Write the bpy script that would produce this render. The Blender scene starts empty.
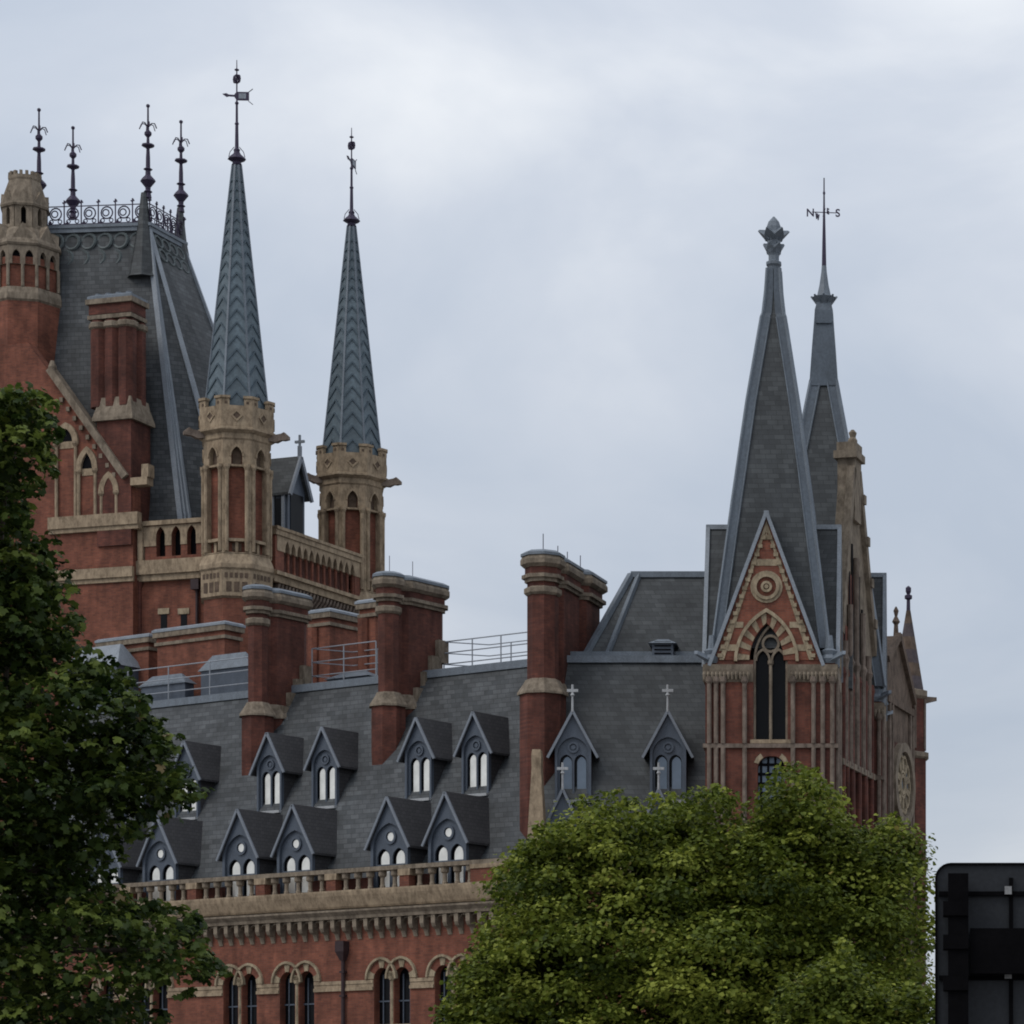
import bpy, bmesh, math, random
import numpy as np
from math import sin, cos, tan, pi, radians, sqrt, atan2, hypot
from mathutils import Vector, Matrix
random.seed(7)
sc = bpy.context.scene
COL = sc.collection

# ------------------------------------------------------------------ camera
FPX, CX, HY, CAMZ = 3000.0, 930.0, 1156.0, 1.7
cam = bpy.data.cameras.new('camera'); camo = bpy.data.objects.new('camera', cam); COL.objects.link(camo)
camo.location = (0, 0, CAMZ); camo.rotation_euler = (pi/2, 0, 0)
cam.sensor_width = 36; cam.lens = 36*FPX/1024
cam.shift_x = -(CX-512)/1024; cam.shift_y = (HY-512)/1024
cam.clip_end = 8000; sc.camera = camo

# ------------------------------------------------------------------ world (overcast sky)
SUN_EL, SUN_AZ = 48, -128            # high soft sun from the left, behind the viewer
w = bpy.data.worlds.new('World'); sc.world = w; w.use_nodes = True
nt = w.node_tree; N = nt.nodes; Lk = nt.links; N.clear()
out = N.new('ShaderNodeOutputWorld'); bg = N.new('ShaderNodeBackground')
sky = N.new('ShaderNodeTexSky'); sky.sky_type = 'NISHITA'; sky.sun_disc = False
sky.sun_elevation = radians(SUN_EL); sky.sun_rotation = radians(SUN_AZ)
tc = N.new('ShaderNodeTexCoord')
mp = N.new('ShaderNodeMapping'); mp.inputs['Scale'].default_value = (1, 1, 2.1); mp.inputs['Location'].default_value = (.647, .2, .4025)
Lk.new(tc.outputs['Generated'], mp.inputs['Vector'])
n1 = N.new('ShaderNodeTexNoise'); n1.inputs['Scale'].default_value = 4.2; n1.inputs['Detail'].default_value = 6; n1.inputs['Roughness'].default_value = .5
n1.inputs['Distortion'].default_value = .35
Lk.new(mp.outputs[0], n1.inputs['Vector'])
rp = N.new('ShaderNodeValToRGB'); cr = rp.color_ramp
cr.elements[0].position = .36; cr.elements[0].color = (4.1, 4.58, 5.35, 1)
cr.elements[1].position = .68; cr.elements[1].color = (6.8, 7.0, 7.25, 1)
e = cr.elements.new(.50); e.color = (4.95, 5.32, 5.95, 1)
Lk.new(n1.outputs['Fac'], rp.inputs['Fac'])
# overcast skies are brighter overhead than at the horizon
sx = N.new('ShaderNodeSeparateXYZ'); Lk.new(tc.outputs['Generated'], sx.inputs[0])
mr = N.new('ShaderNodeMapRange'); mr.inputs['From Min'].default_value = -.05; mr.inputs['From Max'].default_value = .55
mr.inputs['To Min'].default_value = .86; mr.inputs['To Max'].default_value = 1.45; Lk.new(sx.outputs['Z'], mr.inputs['Value'])
mul = N.new('ShaderNodeVectorMath'); mul.operation = 'SCALE'; Lk.new(rp.outputs['Color'], mul.inputs[0]); Lk.new(mr.outputs[0], mul.inputs['Scale'])
mx = N.new('ShaderNodeMix'); mx.data_type = 'RGBA'; mx.inputs['Factor'].default_value = .9
Lk.new(sky.outputs[0], mx.inputs['A']); Lk.new(mul.outputs[0], mx.inputs['B'])
Lk.new(mx.outputs['Result'], bg.inputs['Color']); bg.inputs['Strength'].default_value = .11
Lk.new(bg.outputs[0], out.inputs[0])

sl = bpy.data.lights.new('sun', 'SUN'); so = bpy.data.objects.new('sun', sl); COL.objects.link(so)
sl.energy = 1.1; sl.angle = radians(25); sl.color = (1, .95, .88)
d_ = Vector((sin(radians(SUN_AZ))*cos(radians(SUN_EL)), cos(radians(SUN_AZ))*cos(radians(SUN_EL)), sin(radians(SUN_EL))))
so.rotation_euler = d_.to_track_quat('Z', 'Y').to_euler()
sc.view_settings.view_transform = 'Standard'; sc.view_settings.look = 'None'
sc.view_settings.exposure = .04; sc.view_settings.gamma = 1
sc.cycles.pixel_filter_type = 'BLACKMAN_HARRIS'; sc.cycles.filter_width = 1.9
sc.cycles.max_bounces = 5

# ------------------------------------------------------------------ materials
def newmat(name):
    m = bpy.data.materials.new(name); m.use_nodes = True
    t = m.node_tree; b = t.nodes['Principled BSDF']
    return m, t, b
def coords(t, sx=1, sy=1, sz=1, src='Object'):
    c = t.nodes.new('ShaderNodeTexCoord'); mpn = t.nodes.new('ShaderNodeMapping')
    mpn.inputs['Scale'].default_value = (sx, sy, sz); t.links.new(c.outputs[src], mpn.inputs[0]); return mpn.outputs[0]
def noise(t, vec, scale, detail=4, rough=.6):
    n = t.nodes.new('ShaderNodeTexNoise'); n.inputs['Scale'].default_value = scale
    n.inputs['Detail'].default_value = detail; n.inputs['Roughness'].default_value = rough
    t.links.new(vec, n.inputs['Vector']); return n.outputs['Fac']
def ramp(t, fac, stops):
    r = t.nodes.new('ShaderNodeValToRGB'); c = r.color_ramp
    c.elements[0].position, c.elements[0].color = stops[0][0], (*stops[0][1], 1)
    c.elements[1].position, c.elements[1].color = stops[-1][0], (*stops[-1][1], 1)
    for p, k in stops[1:-1]:
        el = c.elements.new(p); el.color = (*k, 1)
    t.links.new(fac, r.inputs[0]); return r.outputs[0]
def mixc(t, a, b, fac, mode='MULTIPLY'):
    m = t.nodes.new('ShaderNodeMix'); m.data_type = 'RGBA'; m.blend_type = mode
    if isinstance(fac, float): m.inputs['Factor'].default_value = fac
    else: t.links.new(fac, m.inputs['Factor'])
    for k, x in (('A', a), ('B', b)):
        if isinstance(x, tuple): m.inputs[k].default_value = (*x, 1)
        else: t.links.new(x, m.inputs[k])
    return m.outputs['Result']
def bump(t, b, h, strength=.3, dist=.05):
    n = t.nodes.new('ShaderNodeBump'); n.inputs['Strength'].default_value = strength; n.inputs['Distance'].default_value = dist
    t.links.new(h, n.inputs['Height']); t.links.new(n.outputs[0], b.inputs['Normal'])
def plain(name, col, rough=.8, var=.3, scale=1.2, sz=1, metal=0, spec=.3, fine=.2):
    m, t, b = newmat(name)
    v = coords(t, 1, 1, sz)
    lo = tuple(c*(1-var) for c in col); hi = tuple(min(1, c*(1+var)) for c in col)
    c1 = ramp(t, noise(t, v, scale), [(.3, lo), (.7, hi)])
    c2 = mixc(t, c1, ramp(t, noise(t, coords(t), scale*7, 3), [(.3, (1-fine,)*3), (.7, (1+fine,)*3)]), 1.0)
    t.links.new(c2, b.inputs['Base Color'])
    b.inputs['Roughness'].default_value = rough; b.inputs['Metallic'].default_value = metal
    b.inputs['Specular IOR Level'].default_value = spec
    return m
def wallvec(t):   # (x+y, z) so courses run level on walls of any heading
    c = t.nodes.new('ShaderNodeTexCoord'); s = t.nodes.new('ShaderNodeSeparateXYZ'); t.links.new(c.outputs['Object'], s.inputs[0])
    a = t.nodes.new('ShaderNodeMath'); a.operation = 'ADD'; t.links.new(s.outputs[0], a.inputs[0]); t.links.new(s.outputs[1], a.inputs[1])
    k = t.nodes.new('ShaderNodeCombineXYZ'); t.links.new(a.outputs[0], k.inputs[0]); t.links.new(s.outputs[2], k.inputs[1])
    return k.outputs[0]
def courses(name, c1, c2, mortar, bw, rh, ms, rough, var, spec=.3, nscale=.35, streak=0.0):
    m, t, b = newmat(name); v = wallvec(t)
    br = t.nodes.new('ShaderNodeTexBrick'); t.links.new(v, br.inputs['Vector'])
    br.inputs['Color1'].default_value = (*c1, 1); br.inputs['Color2'].default_value = (*c2, 1); br.inputs['Mortar'].default_value = (*mortar, 1)
    br.inputs['Scale'].default_value = 1; br.inputs['Brick Width'].default_value = bw; br.inputs['Row Height'].default_value = rh
    br.inputs['Mortar Size'].default_value = ms; br.inputs['Mortar Smooth'].default_value = .4; br.inputs['Bias'].default_value = 0
    big = ramp(t, noise(t, coords(t), nscale, 5, .65), [(.28, (1-var,)*3), (.72, (1+var,)*3)])
    c = mixc(t, br.outputs['Color'], big, 1.0)
    st = ramp(t, noise(t, coords(t, 1.7, 1.7, .3), .8, 5), [(.35, (1-streak,)*3), (.6, (1.0,)*3)])
    c = mixc(t, c, st, 1.0)
    t.links.new(c, b.inputs['Base Color']); b.inputs['Roughness'].default_value = rough; b.inputs['Specular IOR Level'].default_value = spec
    bump(t, b, br.outputs['Fac'], -.25, .03)
    return m
BRICK = courses('red_brick', (.220, .074, .044), (.150, .050, .032), (.15, .08, .058), .42, .14, .015, .85, .42, streak=.3, nscale=.5)
BRICK_DARK = courses('sooty_shaded_brick', (.135, .045, .031), (.090, .032, .024), (.09, .045, .035), .42, .14, .015, .88, .45, streak=.35, nscale=.5)  # soot, plus shade in the colour on gutter wall and corner piers
BRICK_MID = courses('dull_brick', (.175, .058, .037), (.118, .041, .029), (.12, .06, .045), .42, .14, .015, .86, .45, streak=.35, nscale=.5)
SLATE = courses('grey_slate', (.074, .080, .085), (.036, .041, .045), (.024, .026, .029), .75, .36, .026, .62, .42, spec=.35, streak=.25, nscale=.4)
SLATE_FINE = courses('fine_slate', (.062, .068, .071), (.036, .040, .043), (.026, .028, .030), .7, .32, .02, .62, .38, streak=.2, spec=.35)
SLATE_BROWN = courses('dormer_slate', (.056, .055, .057), (.042, .041, .044), (.026, .026, .029), .4, .26, .02, .65, .15, spec=.3)
def stone_mat(name, col, var):
    m, t, b = newmat(name)
    c1 = ramp(t, noise(t, coords(t), .8, 6, .7), [(.28, tuple(c*(1-var) for c in col)), (.5, col), (.75, tuple(c*(1+var*.5) for c in col))])
    st = ramp(t, noise(t, coords(t, 1.6, 1.6, .75), 1.5, 6, .72), [(.36, (.34, .32, .31)), (.62, (1, 1, 1))])
    c = mixc(t, c1, st, .75)
    t.links.new(c, b.inputs['Base Color']); b.inputs['Roughness'].default_value = .9; b.inputs['Specular IOR Level'].default_value = .2
    bump(t, b, noise(t, coords(t), 6, 4), .4, .05)
    return m
STONE = stone_mat('buff_stone', (.36, .278, .19), .3)
STONE_PALE = stone_mat('cream_stone', (.37, .30, .205), .3)
STONE_GREY = stone_mat('weathered_stone', (.25, .205, .155), .35)
BROWN = stone_mat('brown_stone', (.16, .118, .09), .35)
STONE_PINK = stone_mat('pinkish_stone', (.215, .17, .138), .35)
LEAD = plain('lead_sheet', (.135, .158, .185), .55, .18, 1.5, .3, 0, .4)
LEAD_PALE = plain('pale_lead', (.21, .235, .265), .5, .15, 1.5, .4, 0, .4)
SPIRE_LEAD = plain('blue_green_lead', (.095, .128, .150), .55, .3, .7, .25, 0, .4)
SILL = plain('pale_sill', (.36, .37, .38), .6, .2, 3)
HIP_LEAD = plain('dark_hip_lead', (.072, .090, .112), .5, .25, .8, .25, 0, .4)
SPIRE_SEAM = plain('dark_lead_seam', (.060, .085, .105), .6, .1, 2)
PAINT = plain('blue_grey_paint', (.070, .086, .112), .5, .15, 2, .5, 0, .4)
PAINT_PALE = plain('pale_blue_trim', (.17, .19, .22), .5, .1, 2, .5, 0, .4)
IRON = plain('dark_ironwork', (.040, .030, .058), .6, .1, 3)
IRON_GREY = plain('grey_steel_tube', (.27, .29, .32), .5, .1, 3)
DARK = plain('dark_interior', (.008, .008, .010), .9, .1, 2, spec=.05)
PIPE = plain('dark_pipe', (.035, .02, .022), .6, .2, 3)
SIGNM = plain('sign_back', (.019, .021, .025), .5, .12, 3, spec=.25)
SIGND = plain('sign_post', (.003, .0028, .0034), .8, .2, 3, spec=.05)
SIGNW = plain('zinc_clip', (.22, .22, .22), .5, .1, 3)
def glass(name, col, metal, rough, spec):
    m, t, b = newmat(name)
    c = ramp(t, noise(t, coords(t), .7, 3), [(.3, tuple(x*.8 for x in col)), (.7, tuple(min(1, x*1.12) for x in col))])
    t.links.new(c, b.inputs['Base Color']); b.inputs['Metallic'].default_value = metal; b.inputs['Roughness'].default_value = rough
    b.inputs['Specular IOR Level'].default_value = spec
    return m
PANE = glass('window_with_white_blind', (.86, .84, .78), .55, .3, .6)
PANE_BLUE = glass('blue_grey_window', (.15, .19, .24), .3, .3, .5)
PANE_DARK = glass('dark_window', (.006, .0065, .008), 0, .3, .12)
PANE_SKY = glass('skylight_glass', (.30, .36, .42), .3, .2, .6)
GROUND = plain('paving_ground', (.20, .19, .18), .9, .2, .3)
ROADM = plain('asphalt', (.05, .05, .052), .9, .2, .5)

# ------------------------------------------------------------------ mesh kit
class Frame:
    """plan frame: u right along a facade, v inward, z up"""
    def __init__(s, ox, oy, ang):
        s.ox, s.oy, s.ang = ox, oy, ang; s.u = (cos(ang), sin(ang)); s.v = (-sin(ang), cos(ang))
    def loc(s, X, Y): return ((X-s.ox)*s.u[0]+(Y-s.oy)*s.u[1], (X-s.ox)*s.v[0]+(Y-s.oy)*s.v[1])
    def p(s, px, py, v):                  # photo point -> (u, z) on the upright plane at depth v
        dx, dz = (px-CX)/FPX, (HY-py)/FPX
        t = (v + s.ox*s.v[0] + s.oy*s.v[1])/(dx*s.v[0]+s.v[1])
        return s.loc(dx*t, t)[0], CAMZ+dz*t
    def slope(s, px, py, v0, z0, k):      # photo point -> (u, v, z) on the roof plane z = z0 + k (v - v0)
        dx, dz = (px-CX)/FPX, (HY-py)/FPX
        a = dx*s.v[0]+s.v[1]; b = -(s.ox*s.v[0]+s.oy*s.v[1])      # v = a t + b
        t = (z0 + k*(b-v0) - CAMZ)/(dz - k*a)
        u, v = s.loc(dx*t, t); return u, v, CAMZ+dz*t

class M:
    def __init__(s): s.v = []; s.f = []; s.tf = None; s.cuts = []; s.mi = {}; s.mats = []
    def add(s, vs, fs):
        o = len(s.v)
        if s.tf:
            ox, oy, a = s.tf; c, n = cos(a), sin(a)
            vs = [(ox+x*c-y*n, oy+x*n+y*c, z) for x, y, z in vs]
        s.v += [tuple(p) for p in vs]; s.f += [[i+o for i in q] for q in fs]; return s
    def box(s, x0, x1, y0, y1, z0, z1):
        return s.prismz([(x0, y0), (x1, y0), (x1, y1), (x0, y1)], z0, z1)
    def _pr(s, a, b):
        n = len(a)
        return s.add(a+b, [list(range(n))[::-1], list(range(n, 2*n))]+[[i, (i+1) % n, n+(i+1) % n, n+i] for i in range(n)])
    def prismz(s, P, z0, z1): return s._pr([(x, y, z0) for x, y in P], [(x, y, z1) for x, y in P])
    def prism(s, P, y0, y1): return s._pr([(x, y0, z) for x, z in P], [(x, y1, z) for x, z in P])
    def prismx(s, P, x0, x1): return s._pr([(x0, y, z) for y, z in P], [(x1, y, z) for y, z in P])
    def loft(s, rings, cap=True):
        n = len(rings[0]); vs = [p for r in rings for p in r]; fs = []
        for k in range(len(rings)-1):
            for i in range(n): fs.append([k*n+i, k*n+(i+1) % n, (k+1)*n+(i+1) % n, (k+1)*n+i])
        if cap: fs += [list(range(n))[::-1], list(range((len(rings)-1)*n, len(rings)*n))]
        return s.add(vs, fs)
    def lathe(s, cx, cy, prof, n=8, rot=0., sq=False):
        k = 1/cos(pi/n) if sq else 1      # sq: r is the apothem
        return s.loft([[(cx+r*k*cos(rot+2*pi*(i+.5)/n), cy+r*k*sin(rot+2*pi*(i+.5)/n), z) for i in range(n)] for r, z in prof])
    def bar(s, p, q, w, h=None, up=(0, 0, 1)):
        h = h or w; p, q = Vector(p), Vector(q); d = (q-p).normalized(); up = Vector(up)
        a = d.cross(up)
        if a.length < 1e-4: a = d.cross(Vector((1, 0, 0)))
        a.normalize(); b = a.cross(d).normalized(); a = a*w/2; b = b*h/2
        return s.loft([[tuple(o-a-b), tuple(o+a-b), tuple(o+a+b), tuple(o-a+b)] for o in (p, q)])
    def tube(s, pts, r, n=6, r1=None):
        pts = [Vector(p) for p in pts]; rings = []; m = len(pts)
        for i, p in enumerate(pts):
            d = (pts[min(i+1, m-1)]-pts[max(i-1, 0)]).normalized()
            a = d.cross(Vector((0, 0, 1)))
            if a.length < 1e-3: a = Vector((1, 0, 0))
            a.normalize(); b = d.cross(a); rr = r+((r1 if r1 is not None else r)-r)*i/max(1, m-1)
            rings.append([tuple(p+a*rr*cos(2*pi*k/n)+b*rr*sin(2*pi*k/n)) for k in range(n)])
        return s.loft(rings)
    def annulus(s, cx, cz, r0, r1, y0, y1, n=20):    # flat ring facing y
        for i in range(n):
            a, b = 2*pi*i/n, 2*pi*(i+1)/n
            s.prism([(cx+r0*cos(a), cz+r0*sin(a)), (cx+r1*cos(a), cz+r1*sin(a)), (cx+r1*cos(b), cz+r1*sin(b)), (cx+r0*cos(b), cz+r0*sin(b))], y0, y1)
        return s
    def disc(s, cx, cz, r, y0, y1, n=20): return s.prism([(cx+r*cos(2*pi*i/n), cz+r*sin(2*pi*i/n)) for i in range(n)], y0, y1)
    def torus(s, c, R, r, ax, ay, n=14, k=5):
        c, ax, ay = Vector(c), Vector(ax), Vector(ay); nz = ax.cross(ay)
        rings = []
        for i in range(n+1):
            a = 2*pi*i/n; e = ax*cos(a)+ay*sin(a)
            rings.append([tuple(c+e*(R+r*cos(2*pi*j/k))+nz*r*sin(2*pi*j/k)) for j in range(k)])
        return s.loft(rings, cap=False)
    def cut(s): s.cuts.append((len(s.v), len(s.f))); return s
    def build_each(s, name, mat, parent, **kw):       # one object for every piece closed with cut()
        v0 = f0_ = 0; res = []
        for v1_, f1_ in s.cuts:
            m = M(); m.v = s.v[v0:v1_]; m.f = [[i-v0 for i in q] for q in s.f[f0_:f1_]]; res.append(m.build(name, mat, parent, **kw)); v0, f0_ = v1_, f1_
        return res
    def merge(s, o, mat):                             # surface detail of another material inside the same mesh
        n, k = len(s.v), len(s.f); s.v += o.v; s.f += [[i+n for i in q] for q in o.f]; s.mats.append(mat)
        for i in range(k, len(s.f)): s.mi[i] = len(s.mats)
        return s
    def build(s, name, mat, parent=None, loc=None, rotz=0., smooth=False):
        me = bpy.data.meshes.new(name); me.from_pydata(s.v, [], s.f)
        bm = bmesh.new(); bm.from_mesh(me); bmesh.ops.recalc_face_normals(bm, faces=bm.faces); bm.to_mesh(me); bm.free()
        me.materials.append(mat)
        for x in s.mats: me.materials.append(x)
        for i, k in s.mi.items(): me.polygons[i].material_index = k
        if smooth: me.polygons.foreach_set('use_smooth', [True]*len(me.polygons))
        o = bpy.data.objects.new(name, me); COL.objects.link(o)
        if parent: o.parent = parent
        if loc: o.location = loc
        o.rotation_euler = (0, 0, rotz); return o

def arch(hw, zs, rise, n=7, cx=0.):         # pointed / round arch, left springing to right springing
    c = (rise*rise-hw*hw)/(2*hw); R = hw+c; a1 = atan2(rise, -c); L = []
    for i in range(n+1):
        a = pi+(a1-pi)*i/n; L.append((c+R*cos(a), zs+R*sin(a)))
    return [(cx+x, z) for x, z in L]+[(cx-x, z) for x, z in L[-2::-1]]
def arcade(m, u0, u1, z0, z1, ops, y0, y1):  # a wall slab with arched openings; ops = (centre, half width, sill, springing, rise)
    x = u0
    for c, hw, zb, zs, rise in ops:
        if c-hw > x+1e-4: m.prism([(x, z0), (c-hw, z0), (c-hw, z1), (x, z1)], y0, y1)
        if zb > z0+1e-4: m.prism([(c-hw, z0), (c+hw, z0), (c+hw, zb), (c-hw, zb)], y0, y1)
        m.prism([(c-hw, z1)]+arch(hw, zs, rise, cx=c)+[(c+hw, z1)], y0, y1)
        x = c+hw
    if u1 > x+1e-4: m.prism([(x, z0), (u1, z0), (u1, z1), (x, z1)], y0, y1)
    return m
def archring(m, cx, zs, hi, ri, ho, ro, y0, y1, n=7, pick=lambda i: True):
    A, B = arch(hi, zs, ri, n, cx), arch(ho, zs, ro, n, cx)
    for i in range(len(A)-1):
        if pick(i): m.prism([A[i], B[i], B[i+1], A[i+1]], y0, y1)
    return m
def empty(name, loc, rotz, label, cat, group=None):
    o = bpy.data.objects.new(name, None); COL.objects.link(o); o.location = loc; o.rotation_euler = (0, 0, rotz)
    o['label'] = label; o['category'] = cat
    if group: o['group'] = group
    return o
def copy_part(src, parent, loc, rotz=None):
    c = src.copy(); COL.objects.link(c); c.parent = parent; c.location = loc
    if rotz is not None: c.rotation_euler = (0, 0, rotz)
    for ch in src.children:
        k = ch.copy(); COL.objects.link(k); k.parent = c
    return c

# ------------------------------------------------------------------ ground
g = M().add([(-3000, -300, 0), (3000, -300, 0), (3000, 6000, 0), (-3000, 6000, 0)], [[0, 1, 2, 3]]).build('ground', GROUND); g['kind'] = 'structure'
g = M().box(-300, 300, 36, 80, -.2, .004).build('road', ROADM); g['kind'] = 'structure'

# ================================================================== HOTEL WING
W = Frame(-26.38, 193.0, -atan2(.5276, .8495))
wing = empty('hotel_wing', (W.ox, W.oy, 0), W.ang, 'long red brick hotel range with two rows of dormers in its slate mansard roof', 'building')
zW = lambda y, v=0., x=374: W.p(x, y, v)[1]
WL = -54.0
z_rail, z_par, z_corn, z_mold, z_corb, z_corbb = zW(867, -.6), zW(889, -.6), zW(890, -1.), zW(908, -.9), zW(917, -.8), zW(938, -.3)
z_imp0, z_imp1 = zW(990), zW(981)
ops = []; WIN = [240, 297, 392, 448]
pit = []
uc = [W.p(x, 985, 0)[0] for x in WIN]
step = (uc[2]-uc[0]); U = []
for k in (-2, -1, 0, 1):
    for a in (uc[0], uc[1]):
        if WL+2 < a+k*step < -1.: U.append(a+k*step)
U.sort()
HW = .70; z_sill, z_spr, z_ap = zW(1022)-.2, zW(979), zW(968)
for c in U:
    for sgn in (-1, 1): ops.append((c+sgn*.88, HW, z_sill, z_spr, z_ap-z_spr))
m = M(); m.box(WL, 1.5, 0, .9, 0, z_sill-3)
arcade(m, WL, 1.5, z_sill-3, z_corb+.4, ops, 0, .9)
m.build('wall', BRICK, wing)
for c in U:
    wdw = M()
    for sgn in (-1, 1): wdw.prism([(c+sgn*.88-HW, z_sill), (c+sgn*.88+HW, z_sill)]+arch(HW, z_spr, z_ap-z_spr, cx=c+sgn*.88)[::-1], .55, .6)
    wo = wdw.build('window', PANE_DARK, wing)
    f = M(); f.lathe(c, .02, [(.13, z_sill), (.13, z_spr-.15), (.22, z_spr-.1), (.24, z_spr+.12)], 8); f.box(c-1.75, c+1.75, -.12, .3, z_sill-.25, z_sill+.02)
    f.build('mullion', STONE_PALE, wo)
    f = M()
    for sgn in (-1, 1):
        for q in (-.3, .3): f.box(c+sgn*.88+q-.04, c+sgn*.88+q+.04, .46, .54, z_sill+.02, z_spr+.3)
        f.box(c+sgn*.88-HW, c+sgn*.88+HW, .46, .54, (z_sill+z_spr)/2, (z_sill+z_spr)/2+.1)
    f.build('sash_frame', PAINT, wo)
    f = M(); f2 = M()
    for sgn in (-1, 1):
        cc = c+sgn*.88
        archring(f, cc, z_spr, HW, z_ap-z_spr, HW+.5, z_ap-z_spr+.55, -.06, .05, 7, lambda i: i in (0, 1, 6, 7, 12, 13))
        archring(f2, cc, z_spr-.02, HW+.52, z_ap-z_spr+.57, HW+.66, z_ap-z_spr+.73, -.2, .05, 7, lambda i: (i > 3 if sgn < 0 else i < 10) or True)
    f2.merge(f, STONE_PALE); f2.build('hood_mould', STONE_PALE, wo)
m = M(); xs = [WL]+[v for c in U for v in (c-1.62, c+1.62)]+[1.5]
for a, b in zip(xs[::2], xs[1::2]):
    m.box(a, b, -.14, .05, z_imp0, z_imp0+.22); m.box(a, b, -.1, .05, z_imp1-.15, z_imp1+.08); m.box(a, b, -.05, .05, z_imp0+.22, z_imp1-.15); m.cut()
m.build_each('string_course', STONE, wing)
# corbel table
PC = 11.4/11.6; k = WL; corb = M()
m = M()
while k < .8:
    archring(m, k+PC/2, z_corb-.42, PC/2-.17, .3, PC/2-.17+.001, .42, -.42, -.05, 4); k += PC
archm = m
m = M()
m.prismx([(0, z_mold+.12), (-.62, z_mold+.12), (-.7, z_mold+.25), (-.95, z_corn-.25), (-1.0, z_corn), (-1.0, z_corn+.12), (.6, z_corn+.12), (.6, z_mold+.12)], WL, 1.5)
m2 = M(); m2.prismx([(0, z_corb), (-.66, z_corb), (-.7, z_corb+.2), (-.95, z_mold-.12), (-.95, z_mold), (-.5, z_mold+.05), (-.5, z_mold+.119), (0, z_mold+.119)], WL, 1.5); m.merge(m2, STONE_GREY)
m.merge(archm, STONE_GREY); corn = m.build('cornice', STONE, wing)
k = WL; c0 = None
while k < 1.2:
    if c0 is None:
        m = M(); m.prismx([(.0, z_corb), (-.6, z_corb), (-.6, z_corb-.55), (-.48, z_corb-.8), (-.2, z_corb-.95), (-.05, z_corbb), (0, z_corbb)], -.17, .17); c0 = m.build('corbel', STONE_GREY, corn, (k, 0, 0))
    else:
        c = c0.copy(); COL.objects.link(c); c.parent = corn; c.location = (k, 0, 0)
    k += PC
# balustrade
bal = M().box(WL, 1.5, -.82, -.12, z_rail-.28, z_rail).build('balustrade', STONE_GREY, wing)
pier = M(); pier.box(-.42, .42, -.78, -.16, z_corn+.121, z_rail-.7); pp = pier.build('pier', BRICK, bal)
pc = M().box(-.52, .52, -.84, -.1, z_rail-.7, z_rail-.281).build('pier_cap', STONE, pp)
bb = M(); bb.lathe(0, -.47, [(.19, z_corn+.121), (.19, z_corn+.3), (.15, z_corn+.34), (.15, z_rail-.72), (.28, z_rail-.62), (.30, z_rail-.281)], 8)
b0 = bb.build('baluster', STONE_GREY, bal)
pu = [W.p(x, 880, -.5)[0] for x in (263, 336, 407)]; pst = (pu[2]-pu[0])/2
piers = [pu[0]+k*pst for k in range(-4, 3)]
end = W.p(473, 880, -.5)[0]
first = True; fb = True
for i, x in enumerate(piers):
    if first: pp.parent = bal; pp.location = (x, 0, 0); pc.parent = bal; pc.location = (x, 0, 0); first = False
    else:
        c = pp.copy(); COL.objects.link(c); c.parent = bal; c.location = (x, 0, 0)
        c = pc.copy(); COL.objects.link(c); c.parent = bal; c.location = (x, 0, 0)
    for j in range(1, 6):
        q = x+pst*j/6
        if q > end-.2: continue
        if fb: b0.location = (q, 0, 0); fb = False
        else:
            c = b0.copy(); COL.objects.link(c); c.parent = bal; c.location = (q, 0, 0)
ups = M(); prev = WL
for px in (162, 242, 297, 391, 449):
    q_ = W.p(px, 870, .4)[0]
    ups.box(prev, q_-1.6, .15, .45, z_corn+.2, z_corn+1.0); ups.cut(); prev = q_+1.6
ups.box(prev, 1.2, .15, .45, z_corn+.2, z_corn+1.0); ups.cut()
ups.build_each('gutter_wall', BRICK_DARK, wing)  # dark brick upstand; its colour carries the shade behind the balusters
M().box(end, 1.5, -.76, -.2, z_corn+.121, z_rail-.55).build('parapet', BRICK, wing)
M().box(end, 1.5, -.84, -.1, z_rail-.55, z_rail-.281).build('parapet_band', STONE, wing)
# roof
SL = tan(radians(58)); v_e = .9; z_e = z_corn+.35
UE = lambda v: 1.3-.621*v            # the range ends on a skew where it meets its neighbour
RU, RV, z_r = W.slope(340, 684, v_e, z_e, SL)
roofz = lambda v: z_e+SL*(v-v_e)
pr = [(v_e-.3, z_e-.3), (v_e, z_e), (RV, z_r), (RV+11, z_r), (RV+11, z_e-.3)]
m = M(); m._pr([(WL, v, z) for v, z in pr], [(UE(v), v, z) for v, z in pr]); m.build('roof', SLATE, wing)
M().prismz([(WL, .91), (UE(.91), .91), (UE(13), 13), (WL, 13)], z_sill-4, z_e-.301).build('inner_wall', BRICK_DARK, wing)
m = M(); m.box(WL, UE(RV), RV-.32, RV+.25, z_r-.32, z_r+.22); m.build('ridge_lead', LEAD, wing)
m = M(); m.box(WL, 1.4, -.1, v_e-.31, z_corn+.1215, z_corn+.2); m.build('gutter', LEAD, wing)

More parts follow.
